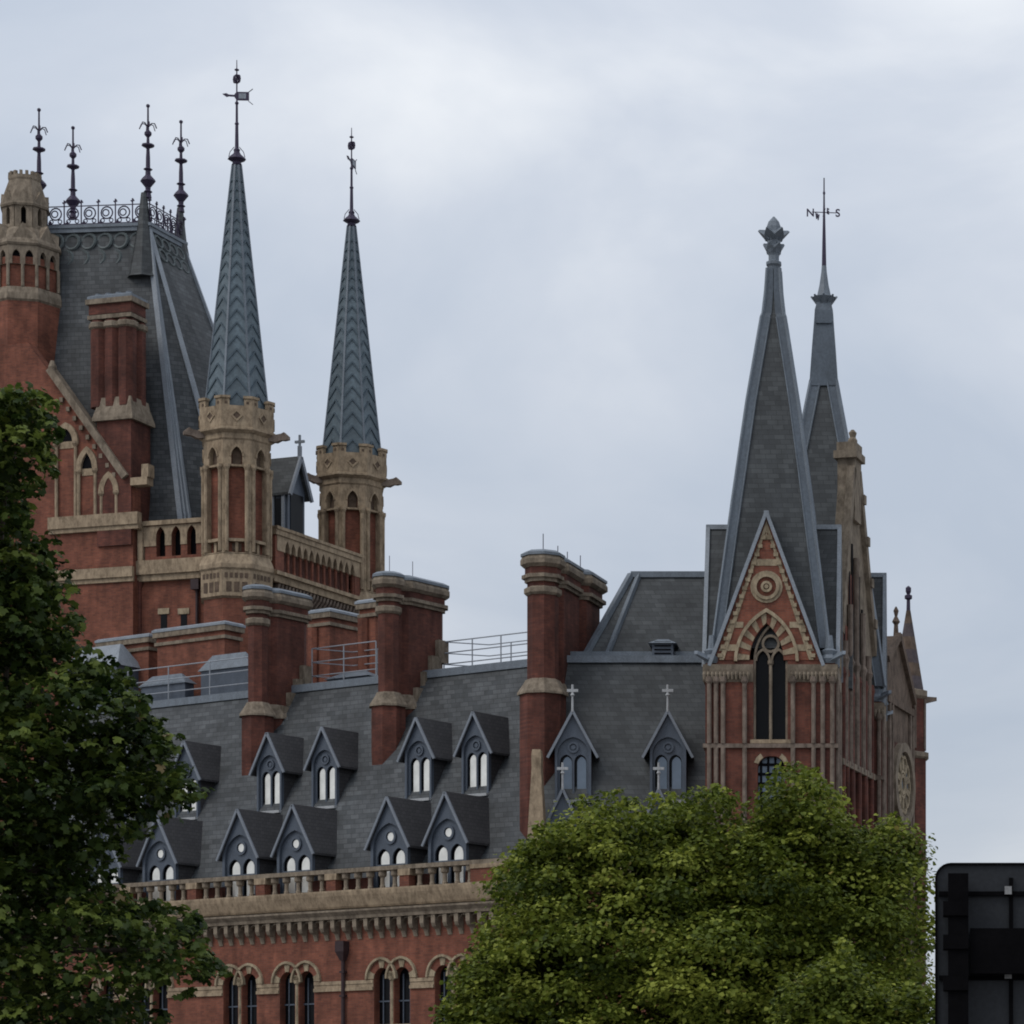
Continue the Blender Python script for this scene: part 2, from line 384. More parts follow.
def dormer(lower, wth, rise, body, parent, name, cross=False, pane=PANE):
    """front at local y=0, foot of the gable at z=body; returns the dormer with its sub-parts"""
    h = wth/2; back = lambda z: max(.05, z/SL); ov = .18
    m = M()
    bw = h*(.92 if lower else .80)
    ah = bw*.86; zs = body-.15 if lower else body+.02
    ar = ah*(1.2 if lower else 1.12)
    zt = body+rise
    Lp = [(-bw, 0), (-ah, 0)]+arch(ah, zs, ar)+[(ah, 0), (bw, 0), (bw, body+rise*(1-bw/h)), (0, zt), (-bw, body+rise*(1-bw/h))]
    m.prism(Lp, 0, .26)
    lh = ah*.39; lo = ah*.48; lt = lh*1.25     # two lights under a roundel
    if not lower: lh = ah*.40; lo = ah*.46
    zsp = zs-lt+.02
    for op in ([(-lo, lh, .12, zsp, lt), (lo, lh, .12, zsp, lt)],):
        arcade(m, -ah, ah, 0, zs+.03, op, .2, .32)
    m.prism([(x, z+.03) for x, z in arch(ah, zs, ar-.03)], .2, .32)
    ck = M()
    for sg in (-1, 1):
        x0, x1 = (bw-.15, bw) if sg > 0 else (-bw, -bw+.15)
        ck.prismx([(.26, 0), (.26, body), (back(body), body)] if not lower else [(.26, 0), (.26, body), (back(body)+.6, body), (1., 0)], x0, x1)
    m.merge(ck, SLATE_BROWN); d = m.build(name, PAINT, parent)  # cheeks in dark slate, whose tone also carries shade under the eaves
    r = M(); th = .16
    for sg in (-1, 1):
        e = h+.12; ze = body-.12*rise/h
        bk = .75 if lower else .1
        A = [(0, -ov, zt), (sg*e, -ov, ze), (sg*e, back(ze)+bk, ze), (0, back(zt)+bk, zt)]
        r.loft([[ (x, y, z) for x, y, z in A], [(x, y, z+th) for x, y, z in A]])
    r.build('dormer_roof', SLATE_BROWN, d)
    t = M()
    for sg in (-1, 1):
        t.bar((0, -ov-.05, zt+.08), (sg*(h+.16), -ov-.05, body-.16*rise/h+.08), .12, .17, (0, 0, 1))
    if cross:
        x_ = M(); x_.lathe(0, -ov-.05, [(.09, zt), (.07, zt+1.0), (.16, zt+1.1), (.09, zt+1.2), (.08, zt+1.78)], 6)
        x_.box(-.36, .36, -ov-.13, -ov+.03, zt+1.30, zt+1.48); x_.build('cross', SILL, d)
    t.build('bargeboard', PAINT_PALE, d)
    g_ = M(); g_.box(-ah+.02, ah-.02, .40, .44, .05, zs+.02); g_.build('glass', PANE_DARK, d)
    for sg in (-1, 1):
        p = M(); w_ = lh*.74; c_ = sg*lo+lh*.16
        p.prism([(c_-w_, .12), (c_+w_, .12)]+arch(w_, zsp-.05, lt*.85, cx=c_)[::-1], .34, .385)
        p.build('blind' if pane is PANE else 'pane', pane, d)
    zr0 = zs+ar*(.46 if lower else .42); rr_ = ah*.24
    if lower: M().disc(.03, zr0, rr_*.85, .15, .195, 12).build('round_pane', pane, d)
    q = M(); q.annulus(0, zr0, rr_, rr_*1.5, .08, .19, 16)
    if not lower: q.disc(0, zr0, rr_*.6, .12, .19, 10)
    if lower:
        for sg in (-1, 1): q.box(sg*lo-lh, sg*lo+lh, .16, .33, body*.52, body*.52+.16)
    q.build('roundel', PAINT, d)
    s = M(); s.box(-bw-.05, bw+.05, -.3, .1, -.2, -.02); s.build('sill', SILL, d)
    return d
lowers = [(159, 817), (239.5, 808), (294.5, 804), (389, 797), (447, 793)]
uppers = [(186, 739), (269, 731.5), (324, 727.5), (418, 721), (475, 716)]
v_l = .45; z_lb = z_corn+.21
u0, zpk = W.p(295, 805, v_l); zpk -= .1; ld = None
rise_l = 3.15; body_l = zpk-rise_l-z_lb
for px, py in [(104, 822)]+lowers:
    u = W.p(px, py, v_l)[0]
    if ld is None: ld = dormer(True, 3.55, rise_l, body_l, wing, 'dormer'); ld.location = (u, v_l, z_lb)
    else: copy_part(ld, wing, (u, v_l, z_lb))
_, v_u, z_ub = W.slope(331, 806, v_e, z_e, SL)
_, zpk = W.p(324, 727.5, v_u); rise_u = 2.6; body_u = zpk-.1-rise_u-z_ub; ud = None
for px, py in [(132, 744)]+uppers:
    u = W.p(px, py, v_u)[0]
    if ud is None: ud = dormer(False, 2.95, rise_u, body_u, wing, 'dormer'); ud.location = (u, v_u, z_ub)
    else: copy_part(ud, wing, (u, v_u, z_ub))

def chimney(parent, u, vf, wd, ln, zt, zbase, zbot, clusters=1, rods=(), mat=BRICK_DARK, stretch=None, steps=True, roof_z=None):
    """stack running inward from vf: octagon shaft at the front, flat flank behind, bands and lead cap"""
    r = wd/2
    def plan(g):
        c = (r+g); k = c*tan(pi/8)
        P = [(-k, vf-g), (k, vf-g), (c, vf+r-k), (c, vf+r+k), (c*.52, vf+wd*.97), (c*.52, vf+wd*1.22)]
        a = vf+wd*1.25
        if clusters == 1: P += [(c*.95, a+.3), (c*1.02, vf+ln-.5+g), (c*.6, vf+ln+g)]
        else:
            mid = (a+vf+ln)/2
            P += [(c*.9, a+.3), (c*.9, mid-.5), (c*.45, mid-.3), (c*.45, mid+.2), (c*1.08, mid+.6), (c*1.05, vf+ln-.5+g), (c*.6, vf+ln+g)]
        Q = P+[(-x, y) for x, y in P[::-1] if (x, y) not in (P[0], P[1])]
        return [(u+x, y) for x, y in ([(-P[1][0], P[1][1])]+P[1:] + [(-x, y) for x, y in P[:1:-1]])]
    H = zt
    m = M(); m.prismz(plan(0), zbase, H-1.9); m.prismz(plan(.14), H-1.42, H-.95); m.prismz(plan(.45), zbot, zbase-.9)
    c = m.build('chimney', mat, parent)
    s = M(); s.prismz(plan(.1), H-2.2, H-1.9) if False else None
    s.prismz(plan(.34), H-1.66, H-1.42); s.prismz(plan(.16), H-1.9, H-1.66)
    s.loft([[(x, y, z) for x, y in plan(gx)] for gx, z in ((.2, H-.95), (.42, H-.75), (.42, H-.45), (.3, H-.2))])
    k = r*1.0
    s.lathe(u, vf+r, [(r+.06, H-2.75), (r+.2, H-2.6), (r+.2, H-2.3), (r+.05, H-2.2)], 8, 0, True)
    s.build('cap_moulding', STONE_GREY, c)
    l = M(); l.loft([[(x, y, z) for x, y in plan(gx)] for gx, z in ((.4, H-.2), (.4, H-.02), (.1, H+.16))]); l.build('cap_lead', LEAD, c)
    s = M(); s.loft([[(x, y, z) for x, y in plan(gx)] for gx, z in ((.62, zbase-.9), (.6, zbase-.75), (.2, zbase-.1), (.12, zbase+.1), (.02, zbase+.14))])
    if steps and roof_z:
        n = 4
        for i in range(n):
            y0 = vf+ln*(.42+.13*i); s.box(u+r*.6, u+r+.38, y0, y0+ln*.17, roof_z(y0)-.6, roof_z(y0)+1.0)
    s.build('base_moulding', STONE_GREY, c)
    for (du, dv, hh) in rods:
        M().tube([(u+du, vf+dv, H), (u+du, vf+dv, H+hh)], .03, 4).build('lightning_rod', IRON, c)
    return c
# front foot of each stack measured where it leaves the slates
_, v1, z1 = W.slope(251, 766, v_e, z_e, SL); u1 = W.p(257.5, 640, v1+.65)[0]
_, v2, z2 = W.slope(384, 755, v_e, z_e, SL); u2 = W.p(388, 640, v2+.65)[0]
chimney(wing, u1, v1, 1.35, 5.2, W.p(258, 586, v1)[1], W.p(258, 703, v1)[1], z1-1.5, roof_z=roofz)
chimney(wing, u2, v2, 1.4, 5.9, W.p(388, 573, v2)[1], W.p(388, 693, v2)[1], z2-1.5, rods=[(0, .8, 1.4), (0, 3.2, 1.4)], roof_z=roofz)
def stack_behind(px0, px1, top, v, ln, wide=False):
    a, zt = W.p(px0, top, v); b, _ = W.p(px1, top, v)
    m = M(); m.box(a+.15, b-.15, v, v+ln, z_r-1, zt-1.2); m.box(a+.1, b-.1, v-.05, v+ln+.05, zt-.95, zt-.6)
    if not wide: m.lathe(a+.5, v, [(.5, z_r-1), (.5, zt-1.3)], 8)
    c = m.build('chimney', BRICK, wing)
    s = M(); s.box(a-.02, b+.02, v-.15, v+ln+.15, zt-1.2, zt-.95); s.box(a-.12, b+.12, v-.25, v+ln+.25, zt-.6, zt-.2); s.build('cap_moulding', STONE_GREY, c)
    s = M(); s.loft([[(a-.18, v-.3, z), (b+.18, v-.3, z), (b+.18, v+ln+.3, z), (a-.18, v+ln+.3, z)] for z in (zt-.2, zt-.03)] + [[(a, v-.1, zt+.1), (b, v-.1, zt+.1), (b, v+ln+.1, zt+.1), (a, v+ln+.1, zt+.1)]]); s.build('cap_lead', LEAD_PALE, c)
stack_behind(156, 226, 631, RV+3.2, 1.6, True)
stack_behind(99, 150, 641, RV+4.4, 1.6, True)
stack_behind(309, 331, 612, RV+7, 3.0)
stack_behind(359, 377, 602, RV+4.5, 2.5)
# skylights on the flat roof
def skylight(px0, px1, ytop, v, dep, mat=PANE_SKY):
    a, zt = W.p(px0, ytop, v); b, _ = W.p(px1, ytop, v)
    hb = max(.3, (zt-z_r)*.68); mid = (a+b)/2
    m = M().box(a+.1, b-.1, v, v+dep, z_r, z_r+hb)
    o = m.build('skylight', PAINT, wing)
    r = M(); r.loft([[(a-.1, v-.15, z_r+hb), (b+.1, v-.15, z_r+hb), (b+.1, v+dep+.15, z_r+hb), (a-.1, v+dep+.15, z_r+hb)], [(a+.9, v+dep*.45, zt), (b-.9, v+dep*.45, zt), (b-.9, v+dep*.55, zt), (a+.9, v+dep*.55, zt)]])
    r.build('skylight_glazing', mat, o)
skylight(200, 250, 656, RV+2, .9, LEAD); skylight(140, 186, 677, RV+1.5, .9, LEAD); skylight(326, 368, 673, RV+3.2, 1.6, LEAD); skylight(62, 118, 648, RV+2.2, 2.4, LEAD_PALE)
m = M()
for i in range(7):
    a = W.p(452+11*i, 668, RV+2.5)[0]
    m.prismx([(RV+2.3, z_r), (RV+2.3, z_r+.25), (RV+3.4, z_r+.85), (RV+3.6, z_r)], a, a+.75); m.cut()
m.build_each('roof_light', LEAD_PALE, wing)
# rainwater pipe
up = W.p(343, 950, -.2)[0]
m = M(); m.tube([(up, -.2, 0), (up, -.2, z_corbb-.3)], .13, 8); m.loft([[(up-k, -.2-k, z), (up+k, -.2-k, z), (up+k, -.2+k*.9, z), (up-k, -.2+k*.9, z)] for k, z in ((.15, z_corbb-1.4), (.38, z_corbb-.8), (.38, z_corbb-.1))])
for zz in (z_imp0-.4, z_imp0+1.2): m.box(up-.2, up+.2, -.36, -.02, zz, zz+.14)
m.build('downpipe', PIPE, wing)

# guard railings on the flat roof
def railing(px0, px1, v, ztop, nposts, label, dep=2.6, extra=True):
    a = W.p(px0, 660, v)[0]; b = W.p(px1, 660, v)[0]
    X, Y = W.ox+a*W.u[0]+v*W.v[0], W.oy+a*W.u[1]+v*W.v[1]
    o = empty('guard_railing', (X, Y, z_r), W.ang, label, 'railing', 'tubular guard railings on the flat roof')
    L = b-a; h = ztop-z_r
    m = M()
    for k in (.36, .68, 1.0): m.tube([(0, 0, h*k), (L, 0, h*k)], .045, 6); m.cut()
    if extra:
        for k in (.36, .68, 1.0): m.tube([(0, 0, h*k), (L*.25, dep, h*k), (L*1.02, dep, h*k)], .04, 6); m.cut()
    m.build_each('rail', IRON_GREY, o)
    p0 = None
    for i in range(nposts):
        x = L*i/(nposts-1)
        if p0 is None: p0 = M().tube([(0, 0, 0), (0, 0, h)], .05, 6).build('post', IRON_GREY, o)
        else:
            c = p0.copy(); COL.objects.link(c); c.parent = o; c.location = (x, 0, 0)
            if extra:
                c = p0.copy(); COL.objects.link(c); c.parent = o; c.location = (L*.25+.77*x, dep, 0)
railing(128, 252, RV+1.2, W.p(190, 664, RV+1.2)[1], 4, 'grey tubular guard railing on the flat roof left of the leftmost tall chimney', extra=False)
railing(312, 376, RV+1.6, W.p(344, 645, RV+1.6)[1], 3, 'grey tubular guard railing on the flat roof between the two left brick chimneys')
railing(444, 530, RV+1.6, W.p(486, 637, RV+1.6)[1], 4, 'grey tubular guard railing against the sky right of the middle brick chimney')

# ================================================================== SPIRED PAVILION
P_ = Frame(-14.1, 189.0, 0.)
pav = empty('spired_pavilion', (P_.ox, P_.oy, 0), 0., 'tall red brick hotel pavilion with two slate spires and a gabled lancet window', 'building')
zP = lambda y, v=0.: CAMZ+(HY-y)*(189+v)/FPX
TW = 8.1; H2 = TW/2
z_g = zP(660); z_ga = zP(517); z_str = zP(746); z_cap0, z_cap1 = zP(682), zP(665); z_ws = zP(740)
# tower in coordinates about its own centre
tw = M(); hwn = 1.08
front = [(0., hwn, z_ws, z_g, .01)]
lo_w = [(.05, .86, zP(822), zP(768), .75)]
arcade(tw, -H2, H2, 0, z_ws-1., lo_w, -H2, -H2+.7)
tw.prism([(-H2, z_ws-1.), (H2, z_ws-1.), (H2, z_ws), (-H2, z_ws)], -H2, -H2+.7)
tw.prism([(-H2, z_ws), (-hwn, z_ws), (-hwn, z_g), (-H2, z_g)], -H2, -H2+.7); tw.prism([(hwn, z_ws), (H2, z_ws), (H2, z_g), (hwn, z_g)], -H2, -H2+.7)
tw.box(-H2, -H2+.7, -H2+.7, H2, 0, z_g); tw.box(H2-.7, H2, -H2+.7, H2, 0, z_g); tw.box(-H2+.7, H2-.7, H2-.7, H2, 0, z_g)
tower = tw.build('tower', BRICK_MID, pav, (H2, H2, 0))
M().box(-H2+.9, H2-.9, -H2+1.3, H2-.9, 0, z_g+4).build('tower_core', DARK, tower)
# front lancets
t = M(); t.prism([(-hwn, z_ws), (hwn, z_ws), (hwn, z_g)]+arch(hwn, z_g, zP(623)-z_g)[::-1][1:-1]+[(-hwn, z_g)], -H2+.6, -H2+.66)
t.build('window', PANE_DARK, tower)
t = M(); t.lathe(0, -H2+.3, [(.11, z_ws), (.11, z_g-.3), (.2, z_g-.2), (.2, z_g)], 8)
zo = zP(643)
t.annulus(0, zo, .42, .58, -H2+.2, -H2+.45, 18)
for sg in (-1, 1):
    archring(t, sg*.5, z_g, .36, .62, .5, .78, -H2+.2, -H2+.45, 6)
    t.box(sg*hwn-.14 if sg > 0 else -hwn, hwn if sg > 0 else -hwn+.14, -H2+.2, -H2+.45, z_ws, z_g)
archring(t, 0, z_g, hwn-.14, zP(623)-z_g-.2, hwn, zP(623)-z_g, -H2+.2, -H2+.45, 8)
t.build('tracery', STONE_GREY, tower)
t = M(); t.box(-hwn-.2, hwn+.2, -H2-.12, -H2+.55, z_ws-.22, z_ws+.02); t.build('window_sill', STONE, tower)
t = M(); t.box(-.9, 1.0, -H2+.6, -H2+.66, zP(825), zP(754)); t.build('pane', PANE_BLUE, tower)
t = M()
for i in range(4): t.box(-.62+i*.45-.07, -.62+i*.45+.07, -H2+.45, -H2+.58, zP(822), zP(756))
for i in range(8): t.box(-.82, .92, -H2+.47, -H2+.56, zP(822)+i*.6, zP(822)+i*.6+.16)
t.build('lattice', DARK, tower)
t = M(); archring(t, .05, zP(768), .86, .75, 1.15, 1.1, -H2-.06, -H2+.2, 5, lambda i: i in (1, 2, 7, 8)); t.build('window_arch', STONE_PALE, tower)
# shafts and courses
def ringbox(m, g, z0, z1, th=.3):
    a = H2+g
    m.box(-a, a, -a, -H2+.02, z0, z1); m.box(-a, a, H2-.02, a, z0, z1); m.box(-a, -H2+.02, -H2+.02, H2-.02, z0, z1); m.box(H2-.02, a, -H2+.02, H2-.02, z0, z1)
t = M(); ringbox(t, .2, z_str-.13, z_str+.13); t.build('string_course', STONE_PINK, tower)
t = M()
for x0, x1 in ((-H2-.18, -hwn), (hwn, H2+.18)):
    t.loft([[(x0, -H2-gx, z), (x1, -H2-gx, z), (x1, -H2+.1, z), (x0, -H2+.1, z)] for gx, z in ((.06, z_cap0), (.14, z_cap0+.25), (.26, z_cap1-.3), (.3, z_cap1))])
for s0 in (-1, 1):
    a, b = (H2-.05, H2+.22) if s0 > 0 else (-H2-.22, -H2+.05)
    t.box(a, b, -H2-.02, H2, z_cap0+.1, z_cap1)
for i in range(34):
    x = -H2-.1+i*(TW+.2)/33
    if abs(x) > hwn+.1: t.lathe(x, -H2-.27, [(.05, z_cap0+.12), (.13, z_cap0+.45), (.09, z_cap0+.6)], 6)
t.build('capital_band', STONE_GREY, tower)
t = M()
xs = [-3.85, -3.42, -2.98, -1.62, 1.42, 2.72, 3.3, 3.9]
for x in xs:
    rr = .15
    t.lathe(x, -H2-.15, [(rr, 14), (rr, z_str-.14)], 8); t.lathe(x, -H2-.15, [(rr, z_str+.14), (rr, z_cap0-.15), (rr+.1, z_cap0), (rr+.12, z_cap0+.3)], 8); t.cut()
for y in (-3.6, -3.0, -1.6, 1.6, 3.0, 3.7):
    t.lathe(H2+.13, y, [(.14, 14), (.14, z_cap0+.2)], 8); t.cut()
t.build_each('shaft', STONE_PINK, tower)
t = M()
for sx_ in (-1, 1):
    t.box(H2-1.55 if sx_ > 0 else -H2-.05, H2+.05 if sx_ > 0 else -H2+1.25, -H2-.05, -H2+.35, 14, z_cap0); t.cut()
t.build_each('corner_pier', BRICK_DARK, tower)  # darker tone holds both soot and the shade between shafts
# gables on the four faces
gb = M(); hb = 3.3; ia = zP(623)-z_g
HG = z_ga-z_g
gb.prism([(-hb, z_g), (-hwn, z_g)]+arch(hwn, z_g, ia)[1:-1]+[(hwn, z_g), (hb, z_g), (0, z_ga)], -H2-.05, -H2+.45)
n = 17; dent = M()
for i in range(n):
    f = (i+.5)/n
    for sg in (-1, 1):
        x, z = sg*(hb*(1-f)-.28), z_g+HG*f
        if hb*(1-f) > .42: dent.box(x-.15, x+.15, -H2-.18, -H2-.051, z-.12, z+.12)
for sg in (-1, 1): dent.prism([(0, z_ga-.25), (0, z_ga-.75), (sg*(hb-.62), z_g), (sg*(hb-.32), z_g)], -H2-.12, -H2-.051)
gb.merge(dent, STONE_PALE); gable = gb.build('gable', BRICK, tower)
t = M(); archring(t, 0, z_g, hwn, ia, 1.82, ia+.62, -H2-.1, -H2, 9, lambda i: i % 2 == 0)
archring(t, 0, z_g-.1, 1.84, ia+.75, 2.04, ia+1.0, -H2-.24, -H2, 9)
t.build('gable_arch', STONE_PALE, gable); t = M()
for yy, hgt in ((628, .38), (651, .4), (566, .42), (540, .3)):
    z0 = zP(yy); z1 = z0+hgt; wd = lambda z: hb*(z_ga-z)/HG-.1
    ins = 1.9 if z0 < z_g+2 else 0
    if z0 < zP(612):
        k = 1.75 if yy > 640 else 1.45
        for sg in (-1, 1): t.prism([(sg*k, z0), (sg*wd(z0), z0), (sg*wd(z1), z1), (sg*k, z1)], -H2-.09, -H2); t.cut()
    else: t.prism([(-wd(z0), z0), (wd(z0), z0), (wd(z1), z1), (-wd(z1), z1)], -H2-.09, -H2); t.cut()
t.build_each('gable_band', STONE_PALE, gable); t = M()
zr = zP(587); t.annulus(0, zr, .62, .82, -H2-.22, -H2, 20); t.annulus(0, zr, .82, 1.02, -H2-.11, -H2, 20); t.annulus(0, zr, .2, .36, -H2-.2, -H2, 12)
t.disc(0, zr, .14, -H2-.22, -H2, 8); t.build('gable_roundel', STONE_PALE, gable); t = M()
for k in (z_ga-1.4, z_ga-1.0): t.prism([(-.22, k), (.22, k), (0, k+.4)], -H2-.1, -H2)
t.build('gable_ornament', STONE_PALE, gable)
t = M()
for sg in (-1, 1):
    A = [(0, -H2-.08, z_ga+.02), (sg*hb, -H2-.08, z_g+.02), (sg*(hb-.05), -2.6, z_g+.02), (0, -1.55, z_ga+.02)]
    t.loft([A, [(x, y, z+.22) for x, y, z in A]])
t.build('gable_roof', SLATE_FINE, gable)
gr2 = M()
for sg in (-1, 1): gr2.bar((0, -H2-.18, z_ga+.28), (sg*(hb+.3), -H2-.18, z_g-.4), .26, .22)
gr2.bar((0, -H2-.3, z_ga+.2), (0, -1.4, z_ga+.2), .3, .3)
gr2.build('gable_coping', LEAD_PALE, gable)
# depth-2 meshes stay directly under the tower so that everything is thing > part > sub-part
for ch in list(gable.children): ch.parent = tower
gset = [gable]+[o for o in tower.children if o.name.startswith('gable_')]
for a in (pi/2, pi, -pi/2):
    for o in gset:
        c = o.copy(); COL.objects.link(c); c.parent = tower; c.rotation_euler = (0, 0, a)
for o in gset: o.location = (-.25, 0, 0)
# spire
prof = []
for hp, yy in ((57, 648), (51, 600), (38, 500), (24.2, 400), (10.6, 317), (9, 313), (6.4, 290), (5, 268)):
    r_ = hp*193/(FPX+hp); prof.append((r_, CAMZ+(HY-yy)*(193-r_)/FPX))
s = M(); s.lathe(0, 0, prof, 4, 0, True); spire = s.build('spire', SLATE_FINE, tower)
s = M()
for i in range(4):
    sgx, sgy = ((1, 1), (-1, 1), (-1, -1), (1, -1))[i]
    for (r0, z0), (r1, z1) in zip(prof[:-1], prof[1:]):
        for dx, dy in ((1, 0), (0, 1)):
            # a lead strip on each side of the hip, sitting 5 cm proud of the slates
            w0, w1 = min(.54, r0+.05), min(.54, r1+.05)
            A = []
            for r, z, wv in ((r0, z0, w0), (r1, z1, w1)):
                g = .07
                p1 = (sgx*(r+g), sgy*(r+g), z)
                p2 = (sgx*(r+g-wv), sgy*(r+g), z) if dx else (sgx*(r+g), sgy*(r+g-wv), z)
                A.append((p1, p2))
            s.add([A[0][0], A[0][1], A[1][1], A[1][0]], [[0, 1, 2, 3]])
    s.cut()
s.build_each('spire_hip', HIP_LEAD, tower)
s = M()
for sgx, sgy in ((1, 1), (-1, 1), (-1, -1), (1, -1)):
    for (r0, z0), (r1, z1) in zip(prof[:-1], prof[1:]):
        s.bar((sgx*(r0+.08), sgy*(r0+.08), z0), (sgx*(r1+.08), sgy*(r1+.08), z1), .16, .16)
        if r1 > .6:
            s.bar((sgx*(r0-.48), sgy*(r0+.1), z0), (sgx*(r1-.48), sgy*(r1+.1), z1), .07, .07); s.bar((sgx*(r0+.1), sgy*(r0-.48), z0), (sgx*(r1+.1), sgy*(r1-.48), z1), .07, .07)
    s.cut()
s.build_each('hip_roll', LEAD, tower)
s = M()
for sgx, sgy in ((1, 1), (-1, 1), (-1, -1), (1, -1)):
    x, y = sgx*(H2-.35), sgy*(H2-.35)
    s.lathe(x, y, [(.5, z_g-.2), (.62, z_g+.1), (.45, z_g+.35), (.55, z_g+.6), (.3, z_g+.75), (.2, z_g+1.6)], 8)
    s.loft([[(x+sgx*.2-.22, y-.3+sgy*.2, z_g-.1), (x+sgx*.2+.22, y-.3+sgy*.2, z_g-.1), (x+sgx*.2+.22, y+.3+sgy*.2, z_g+.3), (x+sgx*.2-.22, y+.3+sgy*.2, z_g+.3)],
            [(x+sgx*.95-.1, y+sgy*.95-.1, z_g+.25), (x+sgx*.95+.1, y+sgy*.95-.1, z_g+.25), (x+sgx*.95+.1, y+sgy*.95+.1, z_g+.5), (x+sgx*.95-.1, y+sgy*.95+.1, z_g+.5)]]); s.cut()
s.build_each('corner_crocket', LEAD, tower)
tower2 = copy_part(tower, pav, (6.72, 20.0, 0))
for c in tower2.children:
    if c.name.split('.')[0] in ('spire', 'spire_hip', 'hip_roll'): c.scale = (1.17, 1.17, 1)
# near spire finial: leafy bud
f = M(); zz = lambda y: zP(y, 4)
f.lathe(0, 0, [(.36, zz(270)), (.40, zz(267)), (.52, zz(265)), (.52, zz(262.5)), (.36, zz(261)), (.36, zz(256)), (.50, zz(250)), (.42, zz(246)), (.48, zz(240)), (.62, zz(236)), (.50, zz(232)), (.48, zz(227)), (.36, zz(222)), (.05, zz(216.5))], 8)
for i in range(6):
    a = 2*pi*i/6+.1; c, s_ = cos(a), sin(a)
    for r0, r1, y0, y1, wv in ((.34, 1.02, 241, 231.5, .42), (.30, .70, 254, 245, .34)):
        f.loft([[(c*r0-s_*wv, s_*r0+c*wv, zz(y0)), (c*r0+s_*wv, s_*r0-c*wv, zz(y0)), (c*r0*.5, s_*r0*.5, zz(y0)+.7)],
                [(c*(r0+r1)/2-s_*wv*.8, s_*(r0+r1)/2+c*wv*.8, zz(y0*.5+y1*.5)), (c*(r0+r1)/2+s_*wv*.8, s_*(r0+r1)/2-c*wv*.8, zz(y0*.5+y1*.5)), (c*r0*.8, s_*r0*.8, zz(y1)+.1)],
                [(c*r1-s_*.04, s_*r1+c*.04, zz(y1)), (c*r1+s_*.04, s_*r1-c*.04, zz(y1)), (c*r1*.92, s_*r1*.92, zz(y1)+.1)]])
f.build('finial', LEAD, tower)
# far spire: crocket collar, tapering rod, compass letters
z2 = lambda y: zP(y, 20)
f = M(); f.lathe(0, 0, [(14.6*.0682, z2(389)), (11.8*.069, z2(350)), (9.6*.0695, z2(322)), (9*.0695, z2(312)), (7*.0695, z2(304))], 4, 0, True)
for zz_ in (325,): f.box(-.55, .55, -.82, .82, z2(zz_)-.08, z2(zz_)+.1)
f.build('spire_cap', HIP_LEAD, tower2)
f = M(); f.lathe(0, 0, [(.5, z2(306)), (.55, z2(303)), (.85, z2(298)), (.5, z2(296)), (.33, z2(285)), (.2, z2(272)), (.17, z2(266))], 10)
for i in range(8):
    a = 2*pi*i/8; c, s_ = cos(a), sin(a)
    f.loft([[(c*.5-s_*.25, s_*.5+c*.25, z2(305)), (c*.5+s_*.25, s_*.5-c*.25, z2(305)), (c*.4, s_*.4, z2(300))], [(c*.95-s_*.05, s_*.95+c*.05, z2(297)), (c*.95+s_*.05, s_*.95-c*.05, z2(297)), (c*.85, s_*.85, z2(296))]])
f.build('finial', LEAD, tower2)
f = M(); f.lathe(0, 0, [(.17, z2(266)), (.13, z2(240)), (.07, z2(205)), (.06, z2(195)), (.1, z2(193)), (.05, z2(191)), (.045, z2(178))], 8)
zc_ = z2(212.5)
for dx, dy in ((1, .12), (-.12, 1)):
    f.tube([(-dx*.85, -dy*.85, zc_), (dx*.85, dy*.85, zc_)], .035, 5)
f.build('compass_rod', IRON, tower2)
def letter(ch, loc, size, rot, parent, mat):
    cu = bpy.data.curves.new('letter', 'FONT'); cu.body = ch; cu.size = size; cu.extrude = .03; cu.offset = .014; cu.align_x = 'CENTER'
    t_ = bpy.data.objects.new('letter_tmp', cu); COL.objects.link(t_)
    dg = bpy.context.evaluated_depsgraph_get(); me = bpy.data.meshes.new_from_object(t_.evaluated_get(dg))
    bpy.data.objects.remove(t_); bpy.data.curves.remove(cu)
    o = bpy.data.objects.new('compass_letter', me); me.name = 'compass_letter'; COL.objects.link(o); me.materials.clear(); me.materials.append(mat)
    o.parent = parent; o.location = loc; o.rotation_euler = (pi/2, 0, rot); return o
letter('N', (-.95, -.12, zc_-.3), .75, 0, tower2, IRON); letter('S', (.95, .12, zc_-.25), .75, 0, tower2, IRON)
letter('E', (.30, -.9, zc_-.38), .55, radians(60), tower2, IRON); letter('W', (-.5, .9, zc_-.2), .6, radians(68), tower2, IRON)

# gabled bay between the towers, facing right
bx, by, bL = 8.15, 7.2, hypot(2.05, 9.0); ba = atan2(9.0, 2.05)
def bay(m): m.tf = (bx, by, ba); return m
zf = zP(650, 14); zA = zP(470, 11); xa = 3.9
m = bay(M()); m.prism([(0, zf-3), (bL, zf-3), (bL, zf), (xa+.8, zA), (xa-.8, zA), (0, zf)], 0, .8); m.build('bay_gable', STONE_GREY, pav)
m = bay(M()); m.box(0, bL, 0, .8, 0, zf-3); m.build('bay_wall', BRICK_MID, pav)
m = bay(M())
for x in (1.5, 3.0, 6.2, 7.7):
    m.box(x-.62, x+.62, -.05, .02, zf-6, zf-.5+max(0, 7-abs(x-xa)*2.4)); m.cut()
m.build_each('bay_brick_panel', BRICK_MID, pav)
m = bay(M())
m.bar((0, -.05, zf), (xa-.7, -.05, zA), .5, .6); m.bar((bL, -.05, zf), (xa+.7, -.05, zA), .5, .6)
m.box(xa-.85, xa+.85, -.3, .9, zA-3.5, zA+.6); m.box(xa-1.15, xa+1.15, -.5, 1.1, zA+.6, zA+1.1); m.box(xa-.9, xa+.9, -.35, .95, zA+1.1, zA+1.7)
